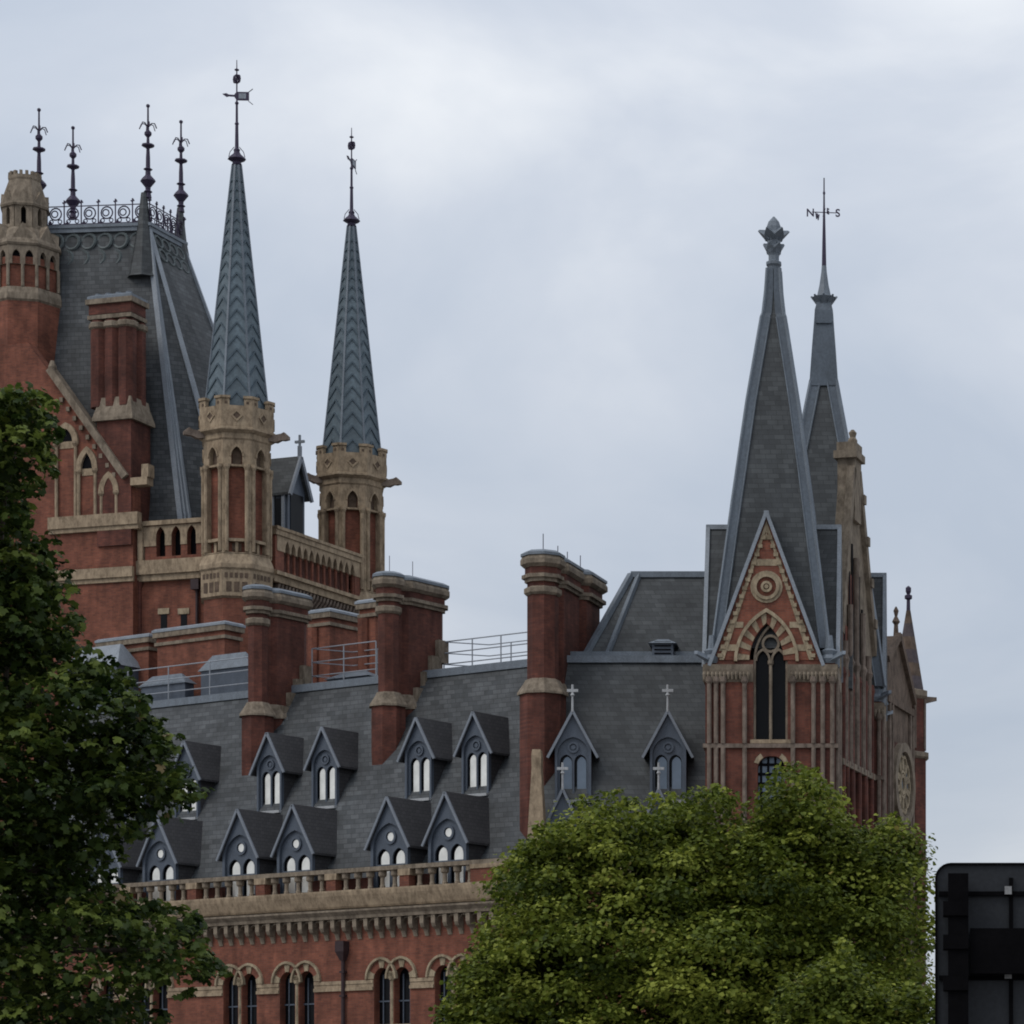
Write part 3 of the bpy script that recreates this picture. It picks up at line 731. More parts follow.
m.lathe(xa+.5, .2, [(.3, zA+1.7), (.32, zA+2.1), (.2, zA+2.3), (.28, zA+2.6), (.1, zA+2.8)], 8)
m.build('bay_coping', STONE_GREY, pav); m = bay(M())
for k in range(5):
    zz_ = zA-2-2.6*k; f = (zA-zz_)/(zA-zf)
    m.box(xa+.7+(bL-xa-.7)*f-.3, xa+.7+(bL-xa-.7)*f+.25, -.45, .2, zz_, zz_+.6); m.cut()
m.build_each('crocket', STONE_GREY, pav); m = bay(M())
for x in (.9, 2.2, 3.9, 5.6, 7.2): m.lathe(x, -.18, [(.22, z_str), (.22, zf-2), (.32, zf-1.6), (.2, zf-1.3), (.2, zf-.4 + max(0, 6-abs(x-xa)*2))], 8); m.cut()
m.build_each('bay_shaft', STONE_PINK, pav); m = bay(M())
for x in (.5, 1.5, 2.9, 4.7, 6.4, 8.2): m.lathe(x, -.12, [(.2, 14), (.2, zf-3), (.28, zf-2.6), (.18, zf-2.2)], 8); m.cut()
m.build_each('bay_brick_shaft', BRICK_DARK, pav); m = bay(M())
for x in (1.2, 2.55, 3.3, 5.2, 6.0, 7.7): m.box(x-.16, x+.16, -.07, .01, z_str+.6, zf+max(-1, 8-abs(x-xa)*2.6)); m.cut()
m.build_each('bay_shade_strip', DARK, pav); m = bay(M())  # raised dark strips paint the shade of the gaps between shafts
m.box(0, bL, -.3, .02, z_str-.2, z_str+.2); m.build('bay_string_course', STONE_GREY, pav)
m = bay(M())
for x in (1.55, 3.05, 4.75, 6.4): m.prism([(x-.42, z_str+1), (x+.42, z_str+1)]+arch(.42, zf-2.4, .7, cx=x)[::-1], -.04, .01); m.cut()
m.build_each('bay_window', PANE_DARK, pav)
# rose-window bay behind the far tower
rx, ry, rL = 10.95, 24.0, hypot(1.9, 8.0); rang = atan2(8.0, 1.9)
def rbay(m): m.tf = (rx, ry, rang); return m
zr_e = zP(700, 30); zr_a = zP(642, 30)
m = rbay(M()); m.prism([(0, zr_e-3.5), (rL, zr_e-3.5), (rL, zr_e), (rL*.42, zr_a), (0, zr_e+2)], 0, .8); m.build('rose_gable', BROWN, pav)
m = rbay(M()); m.box(0, rL, 0, .8, 0, zr_e-3.5); m.build('rose_wall', BRICK_DARK, pav)
m = rbay(M())
for x in (.7, 1.5, 6.9, 7.7): m.lathe(x, -.1, [(.16, 10), (.16, zr_e-1)], 6); m.cut()
m.build_each('rose_shaft', STONE_PINK, pav)
zrc = zP(784, 28); xr = 4.4
m = rbay(M()); m.annulus(xr, zrc, 2.35, 3.0, -.4, .02, 28); m.build('rose_frame', STONE_GREY, pav); m = rbay(M())
m.bar((0, -.1, zr_e+2), (rL*.42, -.1, zr_a), .4, .5); m.bar((rL, -.1, zr_e), (rL*.42, -.1, zr_a), .4, .5); m.box(0, rL, -.25, .02, zr_e-1, zr_e-.5)
m.lathe(rL*.42, .1, [(.2, zr_a), (.15, zr_a+.8), (.3, zr_a+1.0), (.1, zr_a+1.4), (.2, zr_a+1.8), (.05, zr_a+2.1)], 8)
m.build('rose_coping', BROWN, pav)
m = rbay(M()); m.disc(xr, zrc, 2.3, -.06, .012, 28); m.build('rose_pane', PANE_BLUE, pav)
m = rbay(M())
m.annulus(xr, zrc, .5, .75, -.22, -.062, 14)
for i in range(10):
    a = 2*pi*i/10; m.annulus(xr+1.5*cos(a), zrc+1.5*sin(a), .5, .72, -.22, -.062, 12)
m.build('rose_tracery', STONE_PALE, pav)
# corner turret with banded cone
cxT, cyT = 12.5, 33.0
zt0, zt1, zt2 = zP(692, 33), zP(612, 33), zP(586, 33)
m = M(); m.lathe(cxT, cyT, [(1.3, 0), (1.3, zP(757, 33)), (1.22, zP(757, 33)+.1), (1.22, zt0-.6)], 8, 0, True); tur = m.build('corner_turret', BRICK_DARK, pav)
m = M(); m.lathe(cxT, cyT, [(1.22, zt0-.6), (1.4, zt0-.4), (1.4, zt0), (1.1, zt0+.1)], 8, 0, True); m.lathe(cxT, cyT, [(1.35, zP(760, 33)), (1.5, zP(758, 33)), (1.5, zP(754, 33)), (1.3, zP(753, 33))], 8, 0, True)
for i in range(8):
    if i == 0: m.build('turret_moulding', STONE_GREY, tur); m = M()
    a = 2*pi*(i+.5)/8; m.lathe(cxT+1.3*cos(a), cyT+1.3*sin(a), [(.13, zP(750, 33)), (.13, zt0-.6)], 6); m.cut()
m.build_each('turret_shaft', STONE_PINK, tur); m = M()
for dz in (0, 9, 18): m.lathe(cxT, cyT, [(1.3, zP(870, 33)-dz), (1.45, zP(870, 33)-dz+.1), (1.45, zP(870, 33)-dz+.4), (1.3, zP(870, 33)-dz+.5)], 8, 0, True); m.cut()
m.build_each('turret_moulding', STONE_GREY, tur); m = M()
m.loft([[(cxT+1.2, cyT-.5, zt0-.9), (cxT+1.2, cyT-.1, zt0-.9), (cxT+1.2, cyT-.1, zt0-.4), (cxT+1.2, cyT-.5, zt0-.4)], [(cxT+2.1, cyT-.4, zt0-.7), (cxT+2.1, cyT-.2, zt0-.7), (cxT+2.1, cyT-.2, zt0-.45), (cxT+2.1, cyT-.4, zt0-.45)]])
m.build('gargoyle', STONE_PINK, tur)
cone, cone2 = M(), M()
for i in range(6):
    f0, f1 = i/6, (i+1)/6; Rf = lambda f: 1.12*(1-f)+.16*f
    (cone2 if i % 2 else cone).lathe(cxT, cyT, [(Rf(f0), zt0+.1+(zt1-zt0)*f0), (Rf(f1), zt0+.1+(zt1-zt0)*f1)], 8, 0, True)
cone.merge(cone2, BROWN); cone.build('turret_cone', plain('purple_slate', (.075, .060, .064), .75, .3, 1.5), tur)
m = M(); m.lathe(cxT, cyT, [(.16, zt1+.1), (.14, zt1+.9), (.3, zt1+1.0), (.3, zt1+1.2), (.12, zt1+1.3), (.22, zt2-.4), (.22, zt2-.15), (.05, zt2)], 8); m.build('turret_finial', IRON, tur)
# body linking towers
m = M(); m.box(.6, 7.9, 8.05, 16, 0, z_g-.5); m.box(2.9, 10.9, 24, 33, 0, zr_e-.6); m.build('pavilion_wall', BRICK_DARK, pav)
m = M(); m.prismx([(8.1, z_g-.5), (16, z_g-.5), (12, z_g+8)], .7, 9.0); m.prism([(2.9, zr_e-.6), (11.2, zr_e-.6), (7, zr_e+2)], 24.1, 33); m.build('pavilion_roof', SLATE_FINE, pav)

# link range between the wing and the near tower (frontal)
LX0, LX1, LV = -12.3, .02, 4.0
kl = tan(radians(66)); zle = zP(850, LV+.8); vle = LV+.8
_, vlt, zlt = P_.slope(640, 658, vle, zle, kl)
m = M(); m.box(LX0, LX1, LV, LV+.8, 0, zle-.6); m.build('link_wall', BRICK, pav)
m = M(); m.prismx([(LV, zle-.6), (LV-.8, zle-.6), (LV-.9, zle-1.6), (LV, zle-2.0)], LX0+.5, LX1); m.build('link_cornice', STONE, pav)
m = M(); m.prismx([(vle-.3, zle-.599), (vle-.3, zle), (vle, zle), (vlt, zlt), (vlt+9, zlt), (vlt+9, zle-.599)], LX0+.6, LX1); m.build('link_roof', SLATE_FINE, pav)
m = M(); m.box(LX0+1.6, LX1-.05, vlt-.35, vlt+.3, zlt-.35, zlt+.12); m.build('link_ridge', LEAD, pav); m = M(); m.box(LX0+1.3, LX1-.05, vlt+.35, vlt+.7, zlt, zlt+.5); m.build('roof_kerb', LEAD, pav)
# hip roof above it
a0 = P_.p(583, 655, vlt+1)[0]; a1, zh = P_.p(631, 575, vlt+3.8)
m = M(); m.loft([[(a0, vlt+1.0, zlt), (LX1, vlt+1.0, zlt), (LX1, vlt+8.6, zlt), (a0, vlt+8.6, zlt)], [(a1, vlt+3.8, zh), (LX1, vlt+3.8, zh), (LX1, vlt+5.8, zh), (a1, vlt+5.8, zh)]]); m.build('hip_roof', SLATE_FINE, pav)
m = M()
for (y0, y1) in ((vlt+1.0, vlt+3.8), (vlt+8.6, vlt+5.8)): m.bar((a0, y0, zlt+.05), (a1, y1, zh+.05), .45, .3); m.cut()
m.bar((a1, vlt+3.8, zh+.02), (LX1, vlt+3.8, zh+.02), .4, .4); m.cut(); m.bar((a1, vlt+5.8, zh+.02), (LX1, vlt+5.8, zh+.02), .4, .4); m.cut(); m.build_each('hip_lead', LEAD, pav)
ux, zx = P_.p(663, 639, vlt+.2)
m = M(); m.box(ux-.7, ux+.7, vlt-.1, vlt+1.2, zlt+.1, zx-.35); vt = m.build('roof_vent', PAINT, pav)
M().loft([[(ux-.95, vlt-.35, zx-.35), (ux+.95, vlt-.35, zx-.35), (ux+.95, vlt+1.5, zx-.35), (ux-.95, vlt+1.5, zx-.35)], [(ux-.35, vlt+.3, zx), (ux+.35, vlt+.3, zx), (ux+.35, vlt+.8, zx), (ux-.35, vlt+.8, zx)]]).build('vent_cap', LEAD, vt)
m = M()
for i in range(4): m.box(ux-.55, ux+.55, vlt-.16, vlt-.1, zlt+.25+i*.25, zlt+.33+i*.25)
m.build('louvre', DARK, vt)
SL_keep = SL; SL = kl
_, vd, zd = P_.slope(573, 800, vle, zle, kl)
dd = None
for px in (573, 668):
    u_, zp_ = P_.p(px, 711, vd)
    if dd is None:
        dd = dormer(False, 2.95, 2.75, zp_-.1-2.75-zd, pav, 'dormer', True, PANE_BLUE); dd.location = (u_, vd, zd)
    else: copy_part(dd, pav, (u_, vd, zd))
vd2 = vle+.3; zd2 = zle+kl*.3; d2 = None
for px in (563, 659):
    u_, zp_ = P_.p(px, 789, vd2)
    if d2 is None: d2 = dormer(True, 3.0, 3.2, zp_-.1-3.2-zd2, pav, 'dormer', True, PANE_BLUE); d2.location = (u_, vd2, zd2)
    else: copy_part(d2, pav, (u_, vd2, zd2))
SL = SL_keep
m = M(); m.bar((a0+1.5, vlt+.95, zlt+.05), (a1+.55, vlt+3.75, zh+.02), .3, .25); m.build('hip_lead', LEAD, pav)
# third chimney, over the joint; runs inward and to the right
chf = Frame(P_.ox, P_.oy, 0)
_, v3, z3 = P_.slope(541, 768, vle, zle, kl); u3 = P_.p(540, 620, v3+.9)[0]
hold = bpy.data.objects.new('t', None)
c3 = chimney(pav, 0, 0, 1.9, 10.5, P_.p(541, 552, v3)[1], P_.p(541, 680, v3)[1], z3-9, clusters=2, rods=[(0, 1., 1.4), (0, 4, 1.2), (0, 6, 1.2), (0, 8.8, 1.5)], steps=False)
c3.location = (u3, v3, 0); c3.rotation_euler = (0, 0, radians(-11.5))
u_, zt_ = P_.p(537, 750, LV+.2); m = M(); m.loft([[(u_-k, LV+.1-k, z), (u_+k, LV+.1-k, z), (u_+k, LV+.5+k, z), (u_-k, LV+.5+k, z)] for k, z in ((.62, zle-2), (.55, zle+.5), (.3, zt_-1.2), (.32, zt_-.4), (.26, zt_))]); m.build('stone_pinnacle', STONE, pav)

# ================================================================== GREAT TOWER BLOCK
T1 = (-54.3, 235.0); T2 = (-48.3, 250.5)
L = Frame(T1[0], T1[1], -atan2(.293, .956))
blk = empty('tower_block', (L.ox, L.oy, 0), L.ang, 'red brick hotel tower under a steep crested slate roof with two spired corner turrets', 'building')
zL = lambda y, v=0., x=237: L.p(x, y, v)[1]
t2 = L.loc(*T2); sang = atan2(t2[1], t2[0]); SLn = hypot(*t2)
# corner turret at local origin
S1 = 235/FPX; zt = lambda y: CAMZ+(HY-y)*S1
rt = radians(-15)
def face8(m, i): m.tf = (0, 0, rt+2*pi*i/8+pi/2); return m     # local x along a face, y = -apothem outward
ztc = zt; zt = lambda y: CAMZ+(HY-y)*232.5/FPX
m = M(); m.lathe(0, 0, [(2.35, 0), (2.5, 30), (2.5, zt(598))], 8, rt+pi/8-pi/8, True); m.lathe(0, 0, [(2.1, zt(598)), (2.1, zt(440))], 8, rt, True)
turret = m.build('turret', BRICK, blk)
m = M()
m.lathe(0, 0, [(2.5, zt(598)), (2.72, zt(596)), (2.72, zt(570)), (2.85, zt(568)), (2.85, zt(564)), (2.6, zt(556)), (2.5, zt(553))], 8, rt, True)
m.lathe(0, 0, [(2.3, zt(553)), (2.55, zt(552.9)), (2.55, zt(552)), (2.3, zt(551.9))], 8, rt, True)
A_ = 2.5; fw = A_*tan(pi/8)
for i in range(8):
    face8(m, i)
    for sg in (-1, 1): m.box(sg*fw-.0 if False else (fw-.42 if sg > 0 else -fw), fw if sg > 0 else -fw+.42, -A_, -2.0, zt(553), zt(466))
    for sg in (-1, 1): m.lathe(sg*(fw-.28), -A_-.05, [(.16, zt(551)), (.16, zt(470)), (.26, zt(467)), (.26, zt(464))], 8)
    arcade(m, -fw, fw, zt(466), zt(438), [(0, .42, zt(464), zt(456), .75)], -A_-.02, -2.0)
    archring(m, 0, zt(456), .43, .76, .56, .95, -A_-.12, -A_, 6)
    m.box(-fw, fw, -A_-.03, -2.0, zt(541), zt(538)); m.box(-.12, .12, -2.3, -2.0, zt(551), zt(541))
m.tf = None
m.lathe(0, 0, [(2.5, zt(440)), (2.62, zt(438)), (2.62, zt(433)), (2.95, zt(430)), (2.95, zt(428)), (2.8, zt(427))], 8, rt, True)
turret_st = m.build('turret_stonework', STONE, turret)
m = M(); B_ = 2.82; fb_ = B_*tan(pi/8)
for i in range(8):
    face8(m, i)
    m.box(-fb_, fb_, -B_, -B_+.35, zt(427), zt(406))
    for sg in (-1, 1): m.box(fb_-.62 if sg > 0 else -fb_, fb_ if sg > 0 else -fb_+.62, -B_, -B_+.35, zt(406), zt(399))
    for sg in (-1, 1): m.box(fb_-.68 if sg > 0 else -fb_-.02, fb_+.02 if sg > 0 else -fb_+.68, -B_-.1, -B_+.4, zt(399), zt(396.5))
    m.annulus(0, zt(416), .3, .48, -B_-.08, -B_, 4)
m.tf = None; batt = m
m = M()
for i in range(8):
    face8(m, i); m.box(-.24, .24, -B_-.03, -B_+.1, zt(418.5), zt(413.5)); m.box(-.35, .35, -2.15, -2.05, zt(464), zt(447)); m.box(-.35, .35, -2.16, -2.06, zt(550), zt(542))
    for sg in (-1, 1): m.box(sg*.82-.1, sg*.82+.1, -B_-.03, -B_+.1, zt(404.5), zt(402))
    for k in range(5): m.box(-.8+k*.38-.12, -.8+k*.38+.12, -2.755, -2.7, zt(578), zt(573)); 
    for k in range(3): m.box(-.6+k*.6-.2, -.6+k*.6+.2, -2.755, -2.7, zt(592), zt(582))
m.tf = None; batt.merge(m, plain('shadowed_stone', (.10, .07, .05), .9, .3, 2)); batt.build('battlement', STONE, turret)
m = M()
for i in (0, 2, 5):
    a = rt+2*pi*(i+.5)/8-.0; c, s_ = cos(a), sin(a)
    pr = [(2.7, .3, .28, 432), (3.3, .26, .3, 433), (3.7, .2, .26, 431.5), (3.95, .24, .32, 431), (4.35, .14, .12, 433)]
    m.loft([[(c*r-s_*wv, s_*r+c*wv, zt(y)-hh), (c*r+s_*wv, s_*r-c*wv, zt(y)-hh), (c*r+s_*wv*.8, s_*r-c*wv*.8, zt(y)+hh), (c*r-s_*wv*.8, s_*r+c*wv*.8, zt(y)+hh)] for r, wv, hh, y in pr]); m.cut()
m.build_each('gargoyle', STONE_PINK, turret)
zs0 = zt(404); zt = ztc; zs1 = zt(166); rs = lambda z: 2.36+(.30-2.36)*(z-zs0)/(zs1-zs0)
m = M(); m.lathe(0, 0, [(2.42, zs0-1.2), (2.36, zs0), (rs((zs0+zs1)/2)*1.02, (zs0+zs1)/2), (.30, zs1)], 8, rt, True); spm = m
m = M(); ridge = M()
for i in range(8):
    face8(m, i); face8(ridge, i)
    z = zs0-.2
    R_ = lambda z: rs(z)+.04
    while z < zs1-1.2:
        a0 = R_(z); h0 = a0*tan(pi/8)
        for sg in (-1, 1):
            zt_ = z+h0*1.25; m.bar((sg*h0*.98, -R_(z), z), (0, -R_(zt_)-.01, zt_), .13, .10, (0, -1, .12))
        z += 1.22*(.55+.45*h0/.98)
    a, b = rs(zs0-1), rs(zs1)
    ridge.bar((a*tan(pi/8), -a-.02, zs0-1), (b*tan(pi/8), -b-.02, zs1), .15, .15)
m.tf = ridge.tf = None
spm.merge(m, SPIRE_SEAM); spm.merge(ridge, LEAD); spm.build('spire', SPIRE_LEAD, turret)
m = M(); m.lathe(0, 0, [(.30, zs1), (.42, zt(165)), (.34, zt(163.5)), (.34, zt(162)), (.72, zt(159.5)), (.66, zt(158)), (.3, zt(154)), (.22, zt(152)), (.26, zt(150)), (.15, zt(148)), (.12, zt(125)), (.18, zt(124)), (.1, zt(122)), (.09, zt(105)), (.16, zt(103)), (.06, zt(101)), (.05, zt(71)), (.18, zt(70.3)), (.18, zt(69.5)), (.04, zt(68.5)), (.03, zt(60))], 8)
m.build('finial', IRON, turret)
t2o = copy_part(turret, blk, (t2[0], t2[1], 0))
def vane(parent, rot):
    m = M(); z = zt(96.5); m.tf = (0, 0, rot)
    m.prism([(-1.12, z+.18), (-.8, z+.24), (-.62, z+.14), (-.2, z+.12), (-.02, z+.36), (.95, z+.36), (.95, z-.3), (-.02, z-.3), (-.2, z-.02), (-.62, z), (-.8, z-.05)], -.04, .04)
    for dz in (-.62, .62): m.bar((.9, 0, z+dz*.55), (1.25, 0, z+dz), .05)
    m.tf = None; mz = zt(79)
    for ax, ay in (((1, 0, 0), (0, 0, 1)), ((0, 1, 0), (0, 0, 1))): m.torus((0, 0, mz), .3, .07, ax, ay, 10, 5)
    for q in range(4): m.torus((.22*cos(q*pi/2+.78), 0, mz+.22*sin(q*pi/2+.78)), .14, .05, (1, 0, 0), (0, 0, 1), 8, 4)
    for q in range(4):
        a = q*pi/2+.4; m.tube([(cos(a)*.2, sin(a)*.2, zt(147)), (cos(a)*.52, sin(a)*.52, zt(152)), (cos(a)*.62, sin(a)*.62, zt(157))], .03, 4)
    m.build('weathervane', IRON, parent)
    m = M(); m.tf = (0, 0, rot); m.box(.15, .72, -.055, .055, z-.17, z+.24); m.build('vane_panel', LEAD_PALE, parent)
vane(turret, radians(20)); vane(t2o, radians(98))

# walls
ztop = zL(521, -.8, 175); zs_b0, zs_b1 = zL(573, -.9, 170), zL(559, -.9, 170)
UL = L.p(-60, 500, 0)[0]
m = M(); m.box(UL, -1.6, -.4, 1, 0, zs_b0); m.box(UL, -1., 1, t2[1], 0, zs_b0)
m.build('wall', BRICK, blk)
uA, uB = L.p(146, 530, -.6)[0], -2.1
zo0, zo1 = zL(556, -.6, 175), zL(536, -.6, 175)
sp = (uB-uA)/3.75
opsP = [(uA+sp*(.95+i*.92), .40, zo0, zo1, .75) for i in range(3)]
m = M(); arcade(m, uA, uB, zs_b1, ztop-.25, opsP, -.75, -.2); m.build('parapet', BRICK, blk)
m = M(); arcade(m, uA-.2, uB+.1, zL(545, -.7, 175), ztop-.3, [(a, b, c, d, e) for a, b, c, d, e in [(o[0], o[1], zL(545, -.7, 175), o[3], o[4]) for o in opsP]], -.82, -.76)
m.box(uA-.25, uB+.15, -1.0, -.1, ztop-.25, ztop+.1); m.box(uA-.55, uA-.1, -.95, -.1, zs_b1, ztop)
m.build('parapet_stonework', STONE, blk)
m = M(); m.box(UL, uB+.1, -1.0, .0, zs_b0, zs_b1); m.box(UL, uB+.1, -.8, .0, zs_b0-.5, zs_b0); m.build('string_course', STONE, blk)
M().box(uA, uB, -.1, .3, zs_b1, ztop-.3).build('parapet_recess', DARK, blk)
# small lights and a shaft on the wall
for px in (164, 184):
    u_, z_ = L.p(px, 618, -.4); M().box(u_-.28, u_+.28, -.43, -.3, z_-1.3, z_+.3).build('window', PANE_DARK, blk); M().box(u_-.5, u_+.5, -.5, -.3, z_+.3, z_+.75).build('window_lintel', STONE_PALE, blk)
u_ = L.p(140, 600, -.4)[0]; m = M(); m.lathe(u_, -.5, [(.18, 20), (.18, zs_b0-1), (.34, zs_b0-.6), (.34, zs_b0-.4)], 8); m.build('wall_shaft', BRICK_DARK, blk)
u_ = L.p(197, 600, -.6)[0]; m = M(); m.tube([(u_, -.6, 20), (u_, -.6, zs_b0-.6)], .14, 6); m.box(u_-.35, u_+.35, -1., -.4, zs_b0-1.4, zs_b0-.6); m.build('downpipe', PIPE, blk)
# gable wall at the left with stepped blind arches
gv = -1.4
g0 = L.p(30, 360, gv); g1 = L.p(133, 488, gv); gs0, gs1 = zL(527, gv, 100), zL(515, gv, 100)
ux = L.p(-60, 400, gv)[0]; us = L.p(50, 520, gv)[0]
m = M(); m.prism([(ux, 0), (g1[0], 0), (g1[0], g1[1]), (g0[0]-.2, g0[1]+1.4), (ux, g0[1]+1.4)], gv, -.3); m.build('gable', BRICK, blk)
m = M(); a = L.p(52, 370, gv); b = L.p(128, 478, gv)
m.bar((a[0], gv-.1, a[1]), (b[0], gv-.1, b[1]), .9, .55)
m.lathe(a[0]+.1, gv-.1, [(.3, a[1]-.4), (.34, a[1]+.2), (.15, a[1]+.7)], 8)
for i in range(9):
    f = .2+.78*i/9; x, z = a[0]+(b[0]-a[0])*f, a[1]+(b[1]-a[1])*f; m.box(x-.55, x-.25, gv-.25, gv+.1, z-.85, z-.5)
m.build('gable_coping', STONE_GREY, blk); m = M(); m.box(us, g1[0]+.6, gv-.35, gv+.3, gs0, gs1); m.box(us, g1[0]+.6, gv-.22, gv+.3, gs0-.35, gs0)
u_, z_ = L.p(20, 445, gv); u2_, _ = L.p(52, 445, gv); m.build('gable_sill', STONE, blk); m = M(); zz1 = zL(572, gv, 100); m.box(ux, g1[0]+.1, gv-.3, gv+.05, zz1-.55, zz1+.25); m.box(ux, g1[0]+.1, gv-.15, gv+.05, zz1-.9, zz1-.55); m.build('gable_string_course', STONE, blk); m = M()
bl = []
for pc_, hw_, ys, yt in ((67, 10.5, 443, 426), (88, 9, 470, 450), (110, 8, 492, 475)):
    c_, zsp = L.p(pc_, ys, gv); za = L.p(pc_, yt, gv)[1]; hh = hw_*.079
    archring(m, c_, zsp, hh-.2, za-zsp-.25, hh+.28, za-zsp+.25, gv-.25, gv+.05, 7)
    for sg in (-1, 1): m.lathe(c_+sg*(hh+.04), gv-.14, [(.14, gs1), (.14, zsp-.35), (.28, zsp-.15), (.28, zsp+.02)], 8)
    m.box(c_-hh+.2, c_+hh-.2, gv-.06, gv+.05, zsp-.45, zsp+.1); m.cut()
    bl.append((c_, hh, zsp, za))
m.build_each('blind_arch', STONE, blk); m = M()
u_, z_ = L.p(137, 475, gv); m.box(u_-.3, u_+1.2, gv-.5, gv+.4, z_-.9, z_-.3); m.box(u_+.7, u_+1.3, gv-.5, gv+.4, z_-.3, z_+.7)
m.build('kneeler', STONE, blk)
m = M()
for c_, hh, zsp, za in bl: m.prism([(c_-hh+.2, zsp+.1)]+arch(hh-.2, zsp+.1, za-zsp-.3, cx=c_)[1:-1]+[(c_+hh-.2, zsp+.1)], gv-.03, gv+.05); m.cut()
m.build_each('blind_light', DARK, blk)
# clustered chimney
cv = -1.6; ca, cb = L.p(97, 500, cv)[0], L.p(131, 500, cv)[0]; zc = lambda y: zL(y, cv, 120)
m = M(); m.box(ca, cb, cv, cv+2.8, zc(545), zc(415))
sa, sb = L.p(89, 350, cv)[0], L.p(130, 350, cv)[0]; wq = (sb-sa)/3; dq = wq*1.0
for i in range(3):
    for j in range(2): m.lathe(sa+wq*(i+.5), cv+.6+j*wq*1.1, [(wq*.54, zc(405)), (wq*.54, zc(318))], 8, 0, True)
m.box(sa+.3, sb-.3, cv+.4, cv+1.7, zc(405), zc(300)); m.box(sa-.05, sb+.05, cv+.05, cv+2.2, zc(312), zc(302))
c = m.build('chimney', BRICK_DARK, blk)
m = M()
m.loft([[(ca-x, cv-x, z), (cb+x, cv-x, z), (cb+x, cv+2.8+x, z), (ca-x, cv+2.8+x, z)] for x, z in ((.28, zc(420)), (.28, zc(417)), (.0, zc(404)), (-.1, zc(396)))])
m.build('chimney_skirt', STONE_GREY, c)
m = M()
for i in range(3):
    for j in range(2): m.lathe(sa+wq*(i+.5), cv+.6+j*wq*1.1, [(wq*.5, zc(327)), (wq*.66, zc(325)), (wq*.66, zc(321)), (wq*.62, zc(320))], 8, 0, True)
m.box(sa-.12, sb+.12, cv-.05, cv+2.3, zc(317), zc(313)); m.box(sa-.25, sb+.25, cv-.15, cv+2.4, zc(302), zc(297))
m.build('chimney_moulding', STONE_GREY, c)
m = M(); m.loft([[(sa-.15+x, cv-.05+x, z), (sb+.15-x, cv-.05+x, z), (sb+.15-x, cv+2.3-x, z), (sa-.15+x, cv+2.3-x, z)] for x, z in ((0, zc(297)), (0, zc(294)), (.3, zc(292)))])
for i in range(4): m.lathe(sa+(sb-sa)*(i+.5)/4, cv+.6, [(.25, zc(293)), (.25, zc(290))], 8)
m.build('chimney_lead', LEAD, c)
# big brick stair turret at the far left
tv = 1.6; tu = L.p(25, 400, tv)[0]; zq = lambda y: zL(y, tv, 24); q = (L.p(57, 400, tv)[0]-tu)*.94; zq = lambda y: zL(y, tv-q*.3, 24)
m = M(); m.lathe(tu, tv, [(q, 0), (q, zq(303))], 8, rt, True); m.lathe(tu, tv, [(q*.9, zq(303)), (q*.9, zq(262))], 8, rt, True); st = m.build('stair_turret', BRICK, blk)
m = M(); m.lathe(tu, tv, [(q, zq(307)), (q+.12, zq(305)), (q+.12, zq(299)), (q, zq(293)), (q*.92, zq(292))], 8, rt, True)
A2 = q*.97; f2 = A2*tan(pi/8)
for i in range(8):
    m.tf = (tu, tv, rt+2*pi*i/8+pi/2)
    arcade(m, -f2, f2, zq(270), zq(251), [(-.5, .3, zq(269.9), zq(262), .5), (.5, .3, zq(269.9), zq(262), .5)], -A2, -A2+.5)
    for x in (-f2, 0): m.lathe(x, -A2+.05, [(.14, zq(292)), (.14, zq(270))], 8)
    # little gablets
    m.prism([(-f2*.8, zq(246)), (f2*.8, zq(246)), (0, zq(228))], -q*.95, -q*.6)
    arcade(m, -q*.58*.414-.0, q*.58*.414, zq(232), zq(207), [(0, .2, zq(226), zq(213), .35)], -q*.62, -q*.4)
    m.prism([(-q*.27, zq(207)), (q*.27, zq(207)), (0, zq(192))], -q*.66, -q*.35)
m.tf = None
m.lathe(tu, tv, [(q*1.0, zq(251)), (q*1.03, zq(249)), (q*1.0, zq(246)), (q*.75, zq(234)), (q*.64, zq(230)), (q*.6, zq(230))], 8, rt, True)
m.lathe(tu, tv, [(q*.66, zq(208)), (q*.68, zq(206)), (q*.44, zq(180)), (q*.46, zq(178)), (q*.46, zq(175))], 8, rt, True)
for i in range(8):
    m.tf = (tu, tv, rt+2*pi*i/8+pi/2)
    for x in (-.25, .2): m.box(x-.1, x+.14, -q*.46, -q*.46+.25, zq(175), zq(171))
m.tf = None; m.build('turret_stonework', STONE_GREY, st)
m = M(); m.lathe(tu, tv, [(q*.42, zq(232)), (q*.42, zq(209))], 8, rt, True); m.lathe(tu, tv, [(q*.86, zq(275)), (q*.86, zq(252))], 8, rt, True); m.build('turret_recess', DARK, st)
# main roof
vb, vt_, vtb = 1.0, 4.4, 9.4
zb = zs_b1+.2
hb_ = L.p(186, 517, vb)
tfr = L.p(149, 228, vt_); tfl = L.p(30, 232, vt_); ztp = tfr[1]
SK = -2.2       # the left end of the roof stands a little further forward
TFR, TFL, TBR, TBL = (tfr[0], vt_, ztp), (tfl[0], vt_+SK, ztp), (tfr[0]+.1, vtb, ztp), (tfl[0], vtb+SK, ztp)
BFR, BFL, BCR, BBR, BBL = (hb_[0], vb, zb), (UL, vb-2.8, zb), (-1.7, 4.2, zb), (-.4, 11.6, zb), (UL, 11.6, zb)
m = M(); m.add([TFR, TFL, TBL, TBR, BFR, BFL, BBL, BBR, BCR], [[0, 1, 2, 3], [1, 0, 4, 5], [0, 8, 4], [0, 3, 7, 8], [3, 2, 6, 7], [2, 1, 5, 6], [4, 8, 7, 6, 5]]); m.build('main_roof', SLATE, blk)
m = M()
